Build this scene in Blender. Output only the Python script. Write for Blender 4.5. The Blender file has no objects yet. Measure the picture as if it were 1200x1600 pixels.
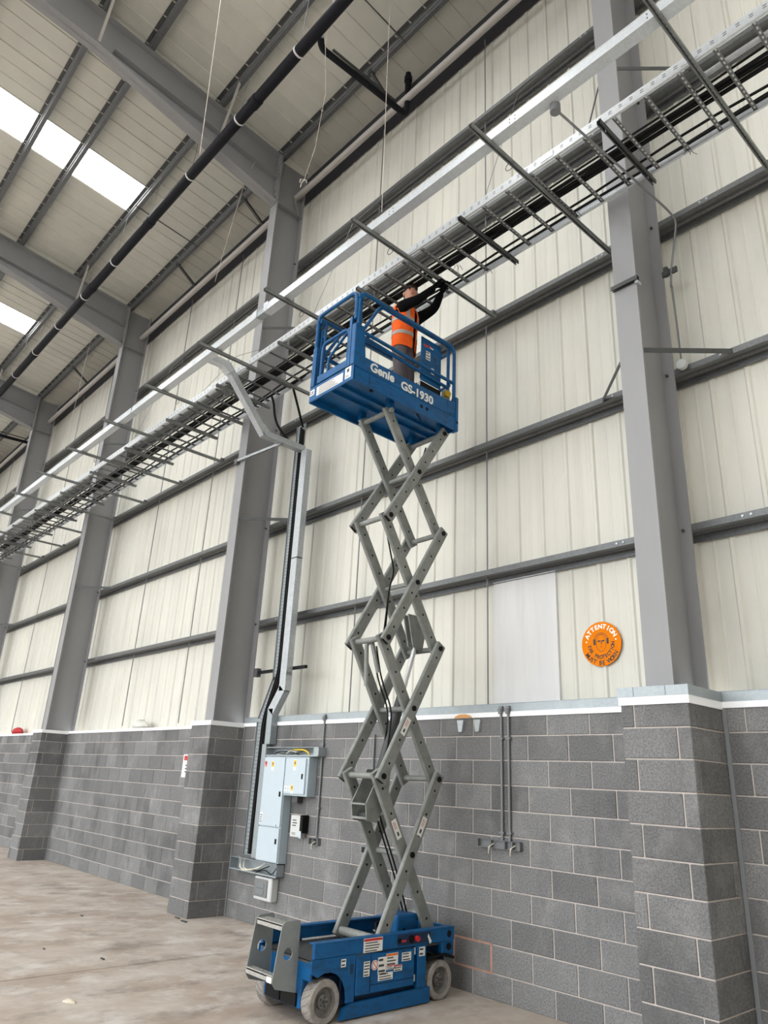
import bpy, math, random
from mathutils import Vector, Matrix, Euler
random.seed(7)
sc = bpy.context.scene
COL = sc.collection
# ------------------------------------------------------------------ camera
F_PX = 1128.14
cam = bpy.data.cameras.new('camera'); cam_o = bpy.data.objects.new('camera', cam); COL.objects.link(cam_o)
cam_o.location = (3.91386, -5.81372, 1.74879); cam_o.rotation_euler = (1.92912, -0.04561, 0.82848)
cam.sensor_fit = 'HORIZONTAL'; cam.sensor_width = 36.0; cam.lens = F_PX / 1200 * 36.0
cam.clip_start = 0.05; cam.clip_end = 300
sc.camera = cam_o
# ------------------------------------------------------------------ daylight
w = bpy.data.worlds.new('overcast_sky'); sc.world = w; w.use_nodes = True
bg = w.node_tree.nodes['Background']; bg.inputs[0].default_value = (0.93, 0.972, 1.0, 1); bg.inputs[1].default_value = 5.5
ROOFLIGHT_POWER = 11.0
sc.view_settings.view_transform = 'Standard'; sc.view_settings.look = 'None'
sc.view_settings.exposure = 0.0; sc.view_settings.gamma = 1.0; sc.view_settings.use_curve_mapping = False

# ------------------------------------------------------------------ materials
def lin(c):
    return tuple(((v / 255) / 12.92 if v / 255 <= .04045 else ((v / 255 + .055) / 1.055) ** 2.4) for v in c)
MATS = {}
def mat(name, rgb, rough=.6, metal=0.0, noise=0.0, scale=8.0, detail=6.0, rgb2=None, stretch=(1, 1, 1),
        objrand=0.0, bump=0.0, bump_scale=60.0, emit=0.0, streak=None, spec=0.5, voro=0.0, stain=None):
    m = bpy.data.materials.new(name); m.use_nodes = True; nt = m.node_tree; N = nt.nodes; L = nt.links
    b = N['Principled BSDF']; c = lin(rgb)
    b.inputs['Base Color'].default_value = (*c, 1); b.inputs['Roughness'].default_value = rough
    b.inputs['Metallic'].default_value = metal
    b.inputs['Specular IOR Level'].default_value = spec
    geo = N.new('ShaderNodeNewGeometry'); pos = geo.outputs['Position']
    def mapped(st):
        mp = N.new('ShaderNodeMapping'); mp.inputs['Scale'].default_value = st; L.new(pos, mp.inputs['Vector']); return mp.outputs[0]
    def mix(kind, fac, a, bb):
        mx = N.new('ShaderNodeMix'); mx.data_type = 'RGBA'; mx.blend_type = kind
        for s, v in ((0, fac), (6, a), (7, bb)):
            if hasattr(v, 'is_output'): L.new(v, mx.inputs[s])
            elif s == 0: mx.inputs[0].default_value = v
            else: mx.inputs[s].default_value = (*v, 1)
        return mx.outputs[2]
    def ramp(src, lo, hi, a=0.0, bb=1.0):
        r = N.new('ShaderNodeMapRange'); r.inputs[1].default_value = lo; r.inputs[2].default_value = hi
        r.inputs[3].default_value = a; r.inputs[4].default_value = bb; L.new(src, r.inputs[0]); return r.outputs[0]
    def noise_tex(st, sca, det):
        n = N.new('ShaderNodeTexNoise'); n.inputs['Scale'].default_value = sca; n.inputs['Detail'].default_value = det
        n.inputs['Roughness'].default_value = .65
        L.new(mapped(st), n.inputs['Vector']); return n.outputs['Fac']
    out = None
    if noise or rgb2:
        f = noise_tex(stretch, scale, detail)
        c2 = lin(rgb2) if rgb2 else tuple(v * (1 - noise) for v in c)
        out = mix('MIX', ramp(f, .35, .65), c, c2)
    if streak:                                   # (amount, rgb, scale, stretch)
        f = noise_tex(streak[3], streak[2], 8)
        out = mix('MIX', ramp(f, .52, .72, 0, streak[0]), out if out else c, lin(streak[1]))
    if stain:
        f = noise_tex(stain[3], stain[2], 8)
        out = mix('MIX', ramp(f, .5, .66, 0, stain[0]), out if out else c, lin(stain[1]))
    if voro:
        v = N.new('ShaderNodeTexVoronoi'); v.inputs['Scale'].default_value = 55; L.new(pos, v.inputs['Vector'])
        g = ramp(v.outputs['Color'], 0, 1, 1 - voro, 1 + voro * .4)
        out = mix('MULTIPLY', 1.0, out if out else c, g)
    if objrand:
        oi = N.new('ShaderNodeObjectInfo')
        g = ramp(oi.outputs['Random'], 0, 1, 1 - objrand, 1 + objrand)
        out = mix('MULTIPLY', 1.0, out if out else c, g)
    if out: L.new(out, b.inputs['Base Color'])
    if bump:
        n = N.new('ShaderNodeTexNoise'); n.inputs['Scale'].default_value = bump_scale; n.inputs['Detail'].default_value = 5
        L.new(pos, n.inputs['Vector'])
        bp_ = N.new('ShaderNodeBump'); bp_.inputs['Strength'].default_value = bump; bp_.inputs['Distance'].default_value = .004
        L.new(n.outputs['Fac'], bp_.inputs['Height']); L.new(bp_.outputs[0], b.inputs['Normal'])
    if emit:
        b.inputs['Emission Color'].default_value = (*c, 1); b.inputs['Emission Strength'].default_value = emit
    MATS[name] = m
    return m
mat('block', (134, 134, 134), .95, noise=.22, scale=75, rgb2=(96, 96, 97), objrand=.2, bump=.8, bump_scale=110,
    stain=(.6, (80, 80, 82), 1.3, (1, 1, .6)), streak=(.45, (158, 157, 155), 2.6, (1, 1, 1)), spec=.2)
mat('mortar', (192, 183, 177), .95, noise=.2, scale=6, rgb2=(178, 170, 164), spec=.2)
mat('pink_mortar', (190, 150, 134), .95, noise=.2, scale=20, spec=.2)
mat('cladding', (214, 212, 201), .55, noise=.05, scale=1.2, rgb2=(203, 201, 192), stretch=(1, 1, .25),
    streak=(.28, (180, 174, 160), 3.2, (2.2, 1, .05)), stain=(.2, (160, 157, 152), .5, (1, 1, .8)), objrand=.035)
mat('white_cladding', (214, 213, 212), .55, noise=.05, scale=2, rgb2=(203, 203, 204), stretch=(2, 1, .2))
mat('roof_liner', (212, 211, 202), .6, noise=.1, scale=.7, rgb2=(198, 197, 189), objrand=.04)
mat('rooflight', (255, 255, 255), .5, emit=ROOFLIGHT_POWER)
mat('column_paint', (144, 144, 146), .5, noise=.06, scale=1.5, rgb2=(138, 138, 140), stretch=(1, 1, .4))
mat('galvanised', (182, 187, 191), .42, .3, voro=.16, noise=.1, scale=5)
mat('dull_galvanised', (110, 112, 113), .48, .4, voro=.2, noise=.12, scale=6)
mat('bright_galvanised', (203, 208, 212), .36, .25, voro=.1, noise=.06, scale=3)
mat('white_trim', (242, 243, 245), .4, noise=.03, scale=4)
mat('flashing', (160, 168, 172), .45, .35, voro=.1, noise=.12, scale=4)
mat('sealant', (124, 127, 130), .7)
mat('concrete', (190, 181, 171), .75, noise=.2, scale=1.5, rgb2=(160, 144, 131), stretch=(1, .8, 1), detail=12,
    streak=(.8, (110, 101, 95), 1.9, (1.4, .75, 1)), stain=(.7, (208, 203, 198), 2.4, (1.1, .9, 1)), bump=.2, bump_scale=40)
mat('dark_ground', (84, 84, 86), .9)
mat('joint', (66, 60, 56), .9)
mat('black_pipe', (20, 20, 28), .6, spec=.2)
mat('eaves_shade', (58, 58, 64), .6, .2, spec=.3)  # darkened so the eaves beam reads as lying in deep shadow
mat('black_rubber', (14, 14, 15), .6, spec=.2)
mat('black', (12, 12, 13), .6, spec=.2)
mat('tube_grey', (176, 172, 167), .5, noise=.08, scale=3)
mat('cord', (214, 206, 196), .9)
mat('clip_white', (214, 214, 214), .5)
mat('blue_paint', (4, 88, 144), .45, noise=.15, scale=9, rgb2=(2, 78, 130), spec=.35, stain=(.55, (22, 52, 78), 6, (1, 1, 3.5)), bump=.05)
mat('dark_blue', (6, 40, 74), .5, noise=.2, scale=8)
mat('arm_paint', (134, 137, 134), .5, noise=.1, scale=9, rgb2=(120, 123, 120), stain=(.4, (90, 90, 87), 7, (1, 1, 1)))
mat('step_steel', (134, 138, 138), .5, .15, noise=.12, scale=10)
mat('tread', (180, 178, 172), .6, .2, noise=.35, scale=60)
mat('chrome', (210, 212, 214), .35, .8)
mat('tyre', (158, 152, 146), .9, noise=.2, scale=14, rgb2=(126, 122, 118))
mat('rim', (120, 116, 112), .8, noise=.25, scale=14, rgb2=(90, 88, 86))
mat('sticker', (228, 228, 224), .5, noise=.06, scale=30)
mat('sticker_ink', (56, 56, 58), .6)
mat('sticker_red', (190, 40, 38), .5)
mat('sticker_orange', (226, 110, 36), .5)
mat('sticker_yellow', (238, 186, 40), .5)
mat('lettering', (226, 228, 226), .5, noise=.05, scale=30)
mat('sign_orange', (226, 124, 2), .8, spec=.15)
mat('sign_black', (22, 18, 14), .5)
mat('sign_white', (244, 242, 236), .5)
mat('panel_grey', (186, 199, 208), .4, noise=.03, scale=3)
mat('panel_side', (168, 182, 190), .4)
mat('pvc', (196, 198, 198), .4)
mat('smoked', (120, 122, 122), .25)
mat('conduit', (124, 126, 128), .5, .3)
mat('dark_steel', (78, 80, 80), .55, .3, noise=.2, scale=12)
mat('strut_steel', (132, 135, 134), .5, .3, noise=.2, scale=12)
mat('skin', (206, 152, 130), .55)
mat('lips', (172, 108, 96), .6)
mat('hair', (44, 32, 26), .7)
mat('black_cloth', (12, 12, 14), .95, spec=.1)
mat('trousers', (98, 90, 94), .9, noise=.15, scale=14)
mat('boot', (58, 52, 44), .8)
mat('hi_vis', (252, 108, 40), .8, noise=.08, scale=12, rgb2=(240, 92, 30), spec=.2)
mat('reflective', (168, 160, 150), .4)
mat('yellow_plastic', (170, 140, 24), .5)
mat('red_plastic', (190, 30, 40), .5)
mat('cream_cable', (220, 214, 196), .6)
mat('yellow_cable', (226, 196, 60), .5)
mat('rung_steel', (128, 131, 132), .5, .3, noise=.15, scale=12)
mat('rust', (212, 158, 104), .9)
mat('tray_steel', (150, 157, 160), .5, .2, noise=.1, scale=6)
mat('tray_slot', (112, 118, 121), .6)
mat('plastic_bag', (214, 212, 204), .5)
mat('debris', (206, 196, 178), .9)
mat('hedge_red', (176, 40, 44), .7)

# ------------------------------------------------------------------ mesh builder
V = Vector
ORG = {}
def frame(d, up=(0, 0, 1)):
    d = V(d).normalized(); up = V(up)
    if abs(d.dot(up)) > .98: up = V((0, 1, 0)) if abs(d.y) < .9 else V((1, 0, 0))
    s = d.cross(up).normalized(); u = s.cross(d).normalized()
    return d, s, u
class MB:
    def __init__(s): s.v = []; s.f = []; s.m = []; s.cur = 0
    def add(s, vs, fs):
        o = len(s.v); s.v += [tuple(p) for p in vs]; s.f += [tuple(i + o for i in f) for f in fs]; s.m += [s.cur] * len(fs); return s
    def box(s, x0, x1, y0, y1, z0, z1):
        x0, x1 = sorted((x0, x1)); y0, y1 = sorted((y0, y1)); z0, z1 = sorted((z0, z1))
        return s.add([(x0, y0, z0), (x1, y0, z0), (x1, y1, z0), (x0, y1, z0), (x0, y0, z1), (x1, y0, z1), (x1, y1, z1), (x0, y1, z1)],
                     [(0, 3, 2, 1), (4, 5, 6, 7), (0, 1, 5, 4), (1, 2, 6, 5), (2, 3, 7, 6), (3, 0, 4, 7)])
    def cbox(s, x0, x1, y0, y1, z0, z1, c=.003):
        lo = (x0, y0, z0); hi = (x1, y1, z1); vs = []; idx = {}
        for sx in (0, 1):
            for sy in (0, 1):
                for sz in (0, 1):
                    for ax in range(3):
                        p = []
                        for a, sg in enumerate((sx, sy, sz)):
                            q = hi[a] if sg else lo[a]
                            if a != ax: q += -c if sg else c
                            p.append(q)
                        idx[(sx, sy, sz, ax)] = len(vs); vs.append(p)
        fs = []
        def orient(f, n):
            a, b, cc = (V(vs[i]) for i in f[:3])
            return f if (b - a).cross(cc - a).dot(V(n)) > 0 else f[::-1]
        for ax in range(3):
            o1, o2 = [a for a in range(3) if a != ax]
            for sg in (0, 1):
                f = []
                for p, q in ((0, 0), (1, 0), (1, 1), (0, 1)):
                    k = [0, 0, 0]; k[ax] = sg; k[o1] = p; k[o2] = q; f.append(idx[(*k, ax)])
                n = [0, 0, 0]; n[ax] = 1 if sg else -1; fs.append(orient(f, n))
            for p in (0, 1):
                for q in (0, 1):
                    f = []
                    for sg, other in ((0, o1), (1, o1), (1, o2), (0, o2)):
                        k = [0, 0, 0]; k[ax] = sg; k[o1] = p; k[o2] = q; f.append(idx[(*k, other)])
                    n = [0, 0, 0]; n[o1] = 1 if p else -1; n[o2] = 1 if q else -1; fs.append(orient(f, n))
        for k in ((a, b, c_) for a in (0, 1) for b in (0, 1) for c_ in (0, 1)):
            f = [idx[(*k, 0)], idx[(*k, 1)], idx[(*k, 2)]]
            fs.append(orient(f, [1 if q else -1 for q in k]))
        return s.add(vs, fs)
    def bar(s, p0, p1, wd, ht, up=(0, 0, 1)):
        p0, p1 = V(p0), V(p1); d, sd, u = frame(p1 - p0, up); a = sd * wd / 2; b = u * ht / 2
        vs = [p0 - a - b, p0 + a - b, p0 + a + b, p0 - a + b, p1 - a - b, p1 + a - b, p1 + a + b, p1 - a + b]
        return s.add(vs, [(0, 3, 2, 1)[::-1], (4, 5, 6, 7)[::-1], (0, 1, 5, 4)[::-1], (1, 2, 6, 5)[::-1], (2, 3, 7, 6)[::-1], (3, 0, 4, 7)[::-1]])
    def cyl(s, p0, p1, r, n=12, r1=None, cap=True):
        p0, p1 = V(p0), V(p1); d, a, b = frame(p1 - p0); r1 = r if r1 is None else r1; vs = []
        for p, rr in ((p0, r), (p1, r1)):
            for i in range(n):
                t = 2 * math.pi * i / n; vs.append(p + (a * math.cos(t) + b * math.sin(t)) * rr)
        fs = [(i, n + i, n + (i + 1) % n, (i + 1) % n) for i in range(n)]
        if cap: fs += [tuple(range(n)), tuple(range(2 * n - 1, n - 1, -1))]
        return s.add(vs, fs)
    def tube(s, pts, r, n=8, cap=True):
        pts = [V(p) for p in pts]; vs = []; prev = None; m = len(pts)
        for i, p in enumerate(pts):
            d = (pts[min(i + 1, m - 1)] - pts[max(i - 1, 0)]).normalized()
            if prev is None: _, a, b = frame(d)
            else:
                a = (prev - d * prev.dot(d)).normalized(); b = a.cross(d)
            prev = a; rr = r[i] if isinstance(r, (list, tuple)) else r
            for k in range(n):
                t = 2 * math.pi * k / n; vs.append(p + (a * math.cos(t) + b * math.sin(t)) * rr)
        fs = []
        for i in range(m - 1):
            for k in range(n): fs.append((i * n + k, (i + 1) * n + k, (i + 1) * n + (k + 1) % n, i * n + (k + 1) % n))
        if cap: fs += [tuple(range(n)), tuple(range(m * n - 1, (m - 1) * n - 1, -1))]
        return s.add(vs, fs)
    def prism(s, poly, fn, t0, t1):           # poly 2d closed, fn(a,b,t)->xyz
        n = len(poly); vs = [fn(a, b, t0) for a, b in poly] + [fn(a, b, t1) for a, b in poly]
        return s.add(vs, [tuple(range(n - 1, -1, -1)), tuple(range(n, 2 * n))] + [(i, (i + 1) % n, n + (i + 1) % n, n + i) for i in range(n)])
    def sheet(s, prof, th, fn, t0, t1):       # open profile thickened by th (2d), extruded
        P = [V((a, b)) for a, b in prof]; L1 = []; L2 = []
        for i, p in enumerate(P):
            d = (P[min(i + 1, len(P) - 1)] - P[max(i - 1, 0)]).normalized(); nn = V((-d.y, d.x)) * th / 2
            L1.append(p + nn); L2.append(p - nn)
        return s.strip_prism([(q.x, q.y) for q in L1], [(q.x, q.y) for q in L2], fn, t0, t1)
    def strip_prism(s, A, B, fn, t0, t1):
        n = len(A); vs = [fn(*p, t0) for p in A] + [fn(*p, t0) for p in B] + [fn(*p, t1) for p in A] + [fn(*p, t1) for p in B]
        fs = []
        for i in range(n - 1):
            fs += [(i, i + 1, 2 * n + i + 1, 2 * n + i), (n + i, 3 * n + i, 3 * n + i + 1, n + i + 1),
                   (i, n + i, n + i + 1, i + 1), (2 * n + i, 2 * n + i + 1, 3 * n + i + 1, 3 * n + i)]
        fs += [(0, 2 * n, 3 * n, n), (n - 1, 2 * n - 1, 4 * n - 1, 3 * n - 1)]
        return s.add(vs, fs)
    def lathe(s, c, axis, prof, n=24, up=(0, 0, 1), cap=True):   # prof: (r, h) along axis
        c = V(c); d, a, b = frame(axis, up); vs = []
        for r, h in prof:
            for k in range(n):
                t = 2 * math.pi * k / n; vs.append(c + d * h + (a * math.cos(t) + b * math.sin(t)) * r)
        m = len(prof)
        fs = [(i * n + k, (i + 1) * n + k, (i + 1) * n + (k + 1) % n, i * n + (k + 1) % n) for i in range(m - 1) for k in range(n)]
        if cap: fs += [tuple(range(n)), tuple(range(m * n - 1, (m - 1) * n - 1, -1))]
        return s.add(vs, fs)
    def loft(s, rings, close=True, caps=True):
        n = len(rings[0]); o = []; m = len(rings)
        for r in rings: o += r
        fs = []
        for i in range(m - 1):
            for k in range(n if close else n - 1): fs.append((i * n + k, i * n + (k + 1) % n, (i + 1) * n + (k + 1) % n, (i + 1) * n + k))
        if caps: fs += [tuple(range(n - 1, -1, -1)), tuple(range((m - 1) * n, m * n))]
        return s.add(o, fs)
    def ball(s, c, rx, ry=None, rz=None, n=10):
        ry = ry or rx; rz = rz or rx; c = V(c); rings = []
        for i in range(1, n // 2 + 1):
            t = math.pi * i / (n // 2 + 1)
            rings.append([(c.x + rx * math.sin(t) * math.cos(2 * math.pi * k / n), c.y + ry * math.sin(t) * math.sin(2 * math.pi * k / n), c.z - rz * math.cos(t)) for k in range(n)])
        return s.loft(rings)
    STUFF = ('slots', 'bolt_hole', 'tread_groove', 'grip_studs', 'screws', 'lug_nuts', 'printing')
    def build(s, name, material, parent=None, label=None, cat=None, group=None, kind=None, smooth=False, org=None):
        if org is None:
            if parent is not None: org = ORG[parent.name]
            else:
                xs, ys, zs = zip(*s.v); org = V(((min(xs) + max(xs)) / 2, (min(ys) + max(ys)) / 2, min(zs)))
        org = V(org)
        me = bpy.data.meshes.new(name); me.from_pydata([tuple(V(p) - org) for p in s.v], [], s.f)
        for mm in (material if isinstance(material, (list, tuple)) else [material]): me.materials.append(MATS[mm])
        if isinstance(material, (list, tuple)): me.polygons.foreach_set('material_index', s.m)
        me.update()
        if smooth:
            me.polygons.foreach_set('use_smooth', [True] * len(me.polygons))
            try: me.set_sharp_from_angle(angle=math.radians(40))
            except Exception: pass
        o = bpy.data.objects.new(name, me); COL.objects.link(o); ORG[o.name] = org
        if parent is not None: o.parent = parent
        else: o.location = org
        tag(o, label, cat, group, kind or ('stuff' if name in MB.STUFF else None)); return o
def tag(o, label=None, cat=None, group=None, kind=None):
    if label: o['label'] = label
    if cat: o['category'] = cat
    if group: o['group'] = group
    if kind: o['kind'] = kind
    return o
def empty(name, loc, label=None, cat=None, group=None, kind=None):
    o = bpy.data.objects.new(name, None); o.location = loc; o.empty_display_size = .2; COL.objects.link(o); ORG[o.name] = V(loc)
    return tag(o, label, cat, group, kind)
def fillet(pts, r, n=5):
    pts = [V(p) for p in pts]; out = [pts[0]]
    for i in range(1, len(pts) - 1):
        a, b, c = pts[i - 1], pts[i], pts[i + 1]; d1 = (a - b); d2 = (c - b)
        rr = min(r, d1.length * .49, d2.length * .49); p = b + d1.normalized() * rr; q = b + d2.normalized() * rr
        for k in range(n + 1):
            t = k / n; out.append(p.lerp(b, t).lerp(b.lerp(q, t), t))
    out.append(pts[-1]); return out
def text_geo(s, size=1.0, bold=0.0, shear=0.0):
    cu = bpy.data.curves.new('lettering', 'FONT'); cu.body = s; cu.size = size; cu.offset = bold; cu.shear = shear; cu.resolution_u = 3
    cu.align_x = 'LEFT'; o = bpy.data.objects.new('lettering', cu); COL.objects.link(o)
    bpy.context.view_layer.update(); dg = bpy.context.evaluated_depsgraph_get(); ev = o.evaluated_get(dg); me = ev.to_mesh()
    vs = [(v.co.x, v.co.y) for v in me.vertices]; fs = [tuple(p.vertices) for p in me.polygons]; ev.to_mesh_clear()
    bpy.data.objects.remove(o); bpy.data.curves.remove(cu); return vs, fs

BAY = 6.85; CX = 1.145; PX = 1.137
def xc(k): return CX - BAY * k
JT = lambda n: 0.2 + (10 - n) * 0.225
COLNAME = ['the column right of the ear sign', 'the column beside the electrical boards', 'the third column from the right',
           'the fourth column from the right', 'the fifth column from the right']
ORD = ['first', 'second', 'third', 'fourth', 'fifth', 'sixth', 'seventh', 'eighth', 'ninth', 'tenth', 'eleventh', 'twelfth', 'thirteenth', 'fourteenth', 'fifteenth', 'sixteenth', 'seventeenth', 'eighteenth']

# ================================================================== FLOOR
MB().box(-220, 220, -220, -28, -.4, -.06).build('floor_outside', 'dark_ground', kind='structure', label='dark ground added outside the open side to stop light from below')  # unseen ground, added and kept dark to cut light from below
fl = MB().box(-45, 22, -28, .3, -.25, -.02).build('floor', 'joint', kind='structure', label='worn pale concrete warehouse floor with tyre marks')
for (xa, xb) in ((-45, -3.590), (-3.570, 22)):
    for ya, yb in ((-28, -6.504), (-6.496, .3)):
        MB().cbox(xa, xb, ya, yb, -.02, 0, .004).build('slab', 'concrete', fl)

# unseen gable end, added beyond the right edge to block side light
MB().box(9.0, 9.2, -28, .42, 0, 14.8).build('wall_right_added', 'cladding', kind='structure', label='plain cladding wall added beyond the right edge to block side light')
# ================================================================== BLOCKWORK
BLOCKMESH = {}
def block(parent, x0, x1, y0, y1, z0, z1):
    d = tuple(round(v, 3) for v in (x1 - x0, y1 - y0, z1 - z0))
    if d not in BLOCKMESH:
        b = MB().cbox(-d[0] / 2, d[0] / 2, -d[1] / 2, d[1] / 2, -d[2] / 2, d[2] / 2, .005)
        me = bpy.data.meshes.new('brick'); me.from_pydata(b.v, [], b.f); me.materials.append(MATS['block']); BLOCKMESH[d] = me
    o = bpy.data.objects.new('brick', BLOCKMESH[d]); COL.objects.link(o); o.parent = parent
    o.location = V(((x0 + x1) / 2, (y0 + y1) / 2, (z0 + z1) / 2)) - ORG[parent.name]
def course_z(n):
    return (JT(n) + .005 if n < 11 else .0), (JT(n - 1) - .005 if n > 1 else 2.44)
def wall_bay(xa, xb, label, x_blocks=None):
    core = MB().box(xa - .1, xb + .1, .007, .1, 0, 2.44)
    o = core.build('wall_back', 'mortar', kind='structure', label=label)
    lo, hi = x_blocks or (xa, xb)
    for n in range(1, 12):
        z0, z1 = course_z(n); off = 0 if n % 2 == 0 else -.225
        i0 = math.floor((lo - off) / .45) - 1
        for i in range(i0, i0 + 80):
            a = i * .45 + off + .005; b = a + .44
            a = max(a, lo); b = min(b, hi)
            if b - a < .03: continue
            block(o, a, b, 0, .08, z0, z1)
    return o
PW, PD = .5423, .548
def pier(k, first, label):
    x0 = PX - PW / 2 - BAY * k; x1 = x0 + PW
    o = MB().box(x0 + .007, x1 - .007, -PD + .007, .006, 0, 2.44).build('wall_pier', 'mortar', kind='structure', label=label)
    for n in range(1, 12):
        z0, z1 = course_z(n); g = .01
        if (n % 2 == 1) == first:
            block(o, x0 + .11, x1, -PD, -PD + .1, z0, z1); block(o, x0, x0 + .1, -PD, -PD + .44, z0, z1)
            block(o, x1 - .1, x1, -PD + .11, 0, z0, z1); block(o, x0, x0 + .1, -PD + .45, 0, z0, z1)
        else:
            block(o, x0, x1 - .11, -PD, -PD + .1, z0, z1); block(o, x1 - .1, x1, -PD, -PD + .44, z0, z1)
            block(o, x1 - .1, x1, -PD + .45, 0, z0, z1); block(o, x0, x0 + .1, -PD + .11, 0, z0, z1)
    return o
def pe(k): return PX - PW / 2 - BAY * k, PX + PW / 2 - BAY * k
NB = 4
wall_bay(pe(0)[1], 3.6, 'grey blockwork wall right of the nearest pier')
wall_bay(pe(1)[1], pe(0)[0], 'grey blockwork wall behind the scissor lift')
wall_bay(pe(2)[1], pe(1)[0], 'grey blockwork wall left of the pier beside the boards')
wall_bay(pe(3)[1], pe(2)[0], 'grey blockwork wall at the far left of the picture')
pier(0, True, 'nearest blockwork pier at the right edge'); pier(1, False, 'blockwork pier just left of the electrical boards')
pier(2, True, 'blockwork pier at the far left')
# pink repointed patch by the lift
wb = MB()
for z in (JT(9) , JT(10)): wb.box(-1.35, -.9, -.002, .01, z - .008, z + .008)
for x in (-1.35, -.9): wb.box(x - .012, x + .012, -.002, .01, JT(10), JT(9))
wb.build('trim_1', 'pink_mortar', kind='structure', label='pink repointed mortar around one block beside the lift wheel')
# white trims, galvanised flashings and corner strips
tn = [1]
def trim(mb, m, label):
    tn[0] += 1; return mb.build('trim_%d' % tn[0], m, kind='structure', label=label)
def trim_run(k_r, k_l, galv, lab):
    xa = pe(k_l)[1]; xb = pe(k_r)[0] if k_r is not None else 3.6
    trim(MB().box(xa, xb, -.014, .1, 2.405, 2.452), 'white_trim', 'white trim strip on top of ' + lab)
    if galv:
        m = MB().box(xa, xb, -.008, .02, 2.452, 2.53).box(xa, xb, -.008, .37, 2.528, 2.533)
        trim(m, 'flashing', 'galvanised flashing above the white trim on ' + lab)
    else:
        trim(MB().box(xa, xb, .02, .37, 2.44, 2.452), 'white_trim', 'ledge capping on ' + lab)
trim_run(None, 0, True, 'the wall right of the nearest pier'); trim_run(0, 1, True, 'the wall behind the lift')
trim_run(1, 2, False, 'the wall left of the second pier'); trim_run(2, 3, False, 'the far left wall')
for k in range(3):
    x0, x1 = pe(k)
    top = MB().box(x0 - .012, x1 + .012, -PD - .012, -.0145, 2.392 if k == 0 else 2.39, 2.452)
    trim(top, 'white_trim', 'white trim strip around the top of ' + ['the nearest pier', 'the pier beside the boards', 'the far left pier'][k])
    if k == 0:
        m = MB().box(x0 - .016, x1 + .016, -PD - .016, -.0145, 2.452, 2.525)
        trim(m, 'flashing', 'galvanised flashing wrapped around the top of the nearest pier')
        for dx in (.12, .38): MB().box(x0 + dx, x0 + dx + .003, -PD - .0175, -PD - .016, 2.452, 2.525).build('seam', 'dark_steel', bpy.data.objects['trim_%d' % tn[0]])
    trim(MB().box(x1 + .004, x1 + .036, -.012, -.001, 0, 2.4), 'sealant', 'pale sealant strip in the corner right of ' + ['the nearest pier', 'the pier beside the boards', 'the far left pier'][k])

# ================================================================== CLADDING
PANW = BAY / 7
def clad_profile(w):
    p = [(0, 0)]
    def rib(c, bw, tw, h):
        p.extend([(c - bw / 2, 0), (c - tw / 2, -h), (c + tw / 2, -h), (c + bw / 2, 0)])
    for i, c in enumerate((.035, .36, .685)):
        rib(c, .06, .026, .018 if i == 0 else .015); rib(c + .163, .034, .014, .0035)
    p.append((w - .0005, 0)); return p
up = MB().box(-33, 9.0, .395, .42, 2.35, 13.12).build('wall_upper', 'cladding', kind='structure', label='cream profiled metal cladding above the blockwork')
b = MB().sheet(clad_profile(PANW), .004, lambda a, bb, t: (a, bb, t), 0, 10.4)
cm = bpy.data.meshes.new('panel'); cm.from_pydata(b.v, [], b.f); cm.materials.append(MATS['cladding'])
for i in range(-5, 33):
    o = bpy.data.objects.new('panel', cm); COL.objects.link(o); o.parent = up; o.location = V((CX - PANW * (i + 1), .375, 2.46)) - ORG[up.name]
MB().sheet([(-1.125, .345), (-.73, .342), (-.70, .336), (-.67, .342), (-.30, .345), (-.295, .37)], .004, lambda a, bb, t: (a, bb, t), 2.54, 3.90).build('panel', 'white_cladding', up, label='whiter replacement sheet')

# ================================================================== GIRTS, SAG RODS, EAVES
XL, XR = -32.0, 5.6
GZ = [3.945, 5.515, 7.29, 9.06, 10.78]
GL = ['lowest galvanised wall girt, just above the blockwork', 'second galvanised wall girt up from the blockwork', 'third galvanised wall girt, carrying the strut ends',
      'fourth galvanised wall girt, behind the cable ladder', 'fifth galvanised wall girt, above the trunking']
for z, l in zip(GZ, GL):
    pr = [(.186, z + .058), (.166, z + .058), (.166, z), (.222, z), (.238, z + .022), (.288, z + .022), (.304, z), (.345, z), (.345, z - .062), (.325, z - .062)]
    g = MB().sheet(pr, .004, lambda a, b, t: (t, a, b), XL, XR).build('wall_girt', 'dull_galvanised', label=l, cat='girt', group='girts along the cladding')
    for k in range(5):
        for dx in (.55, .62, -.55, -.62):
            MB().cyl((xc(k) + dx, .166, z + .03), (xc(k) + dx, .158, z + .03), .012, 6).build('bolt', 'galvanised', g)
pr = [(.2, 12.56), (.165, 12.56), (.165, 12.86), (.2, 12.86)]
eb = MB().sheet([(.345, 12.52), (.345, 12.47), (.19, 12.47), (.165, 12.50), (.165, 12.80), (.19, 12.83), (.345, 12.83), (.345, 12.78)], .005, lambda a, b, t: (t, a, b), XL, XR)
eb.build('eaves_beam', 'eaves_shade', label='galvanised eaves beam coloured for deep shadow along the top of the cladding', cat='beam')
rod_lab = []
for k in range(4):
    for j, f in enumerate((.333, .666)):
        x = xc(k) - BAY * f
        MB().cyl((x, .255, 2.54), (x, .255, 12.46), .009, 6).build('sag_rod', 'conduit', label='thin vertical sag rod, %s one left of %s' % (ORD[j], COLNAME[k]), cat='rod', group='sag rods between the girts')
for k in range(4):
    t = MB().cyl((xc(k) - .012, .02, 12.30), (xc(k + 1) + .012, .02, 12.30), .057, 14)
    t.build('eaves_tie_tube', 'tube_grey', label='round grey eaves tie tube left of ' + COLNAME[k], cat='tube', group='eaves tie tubes', smooth=True)
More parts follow.
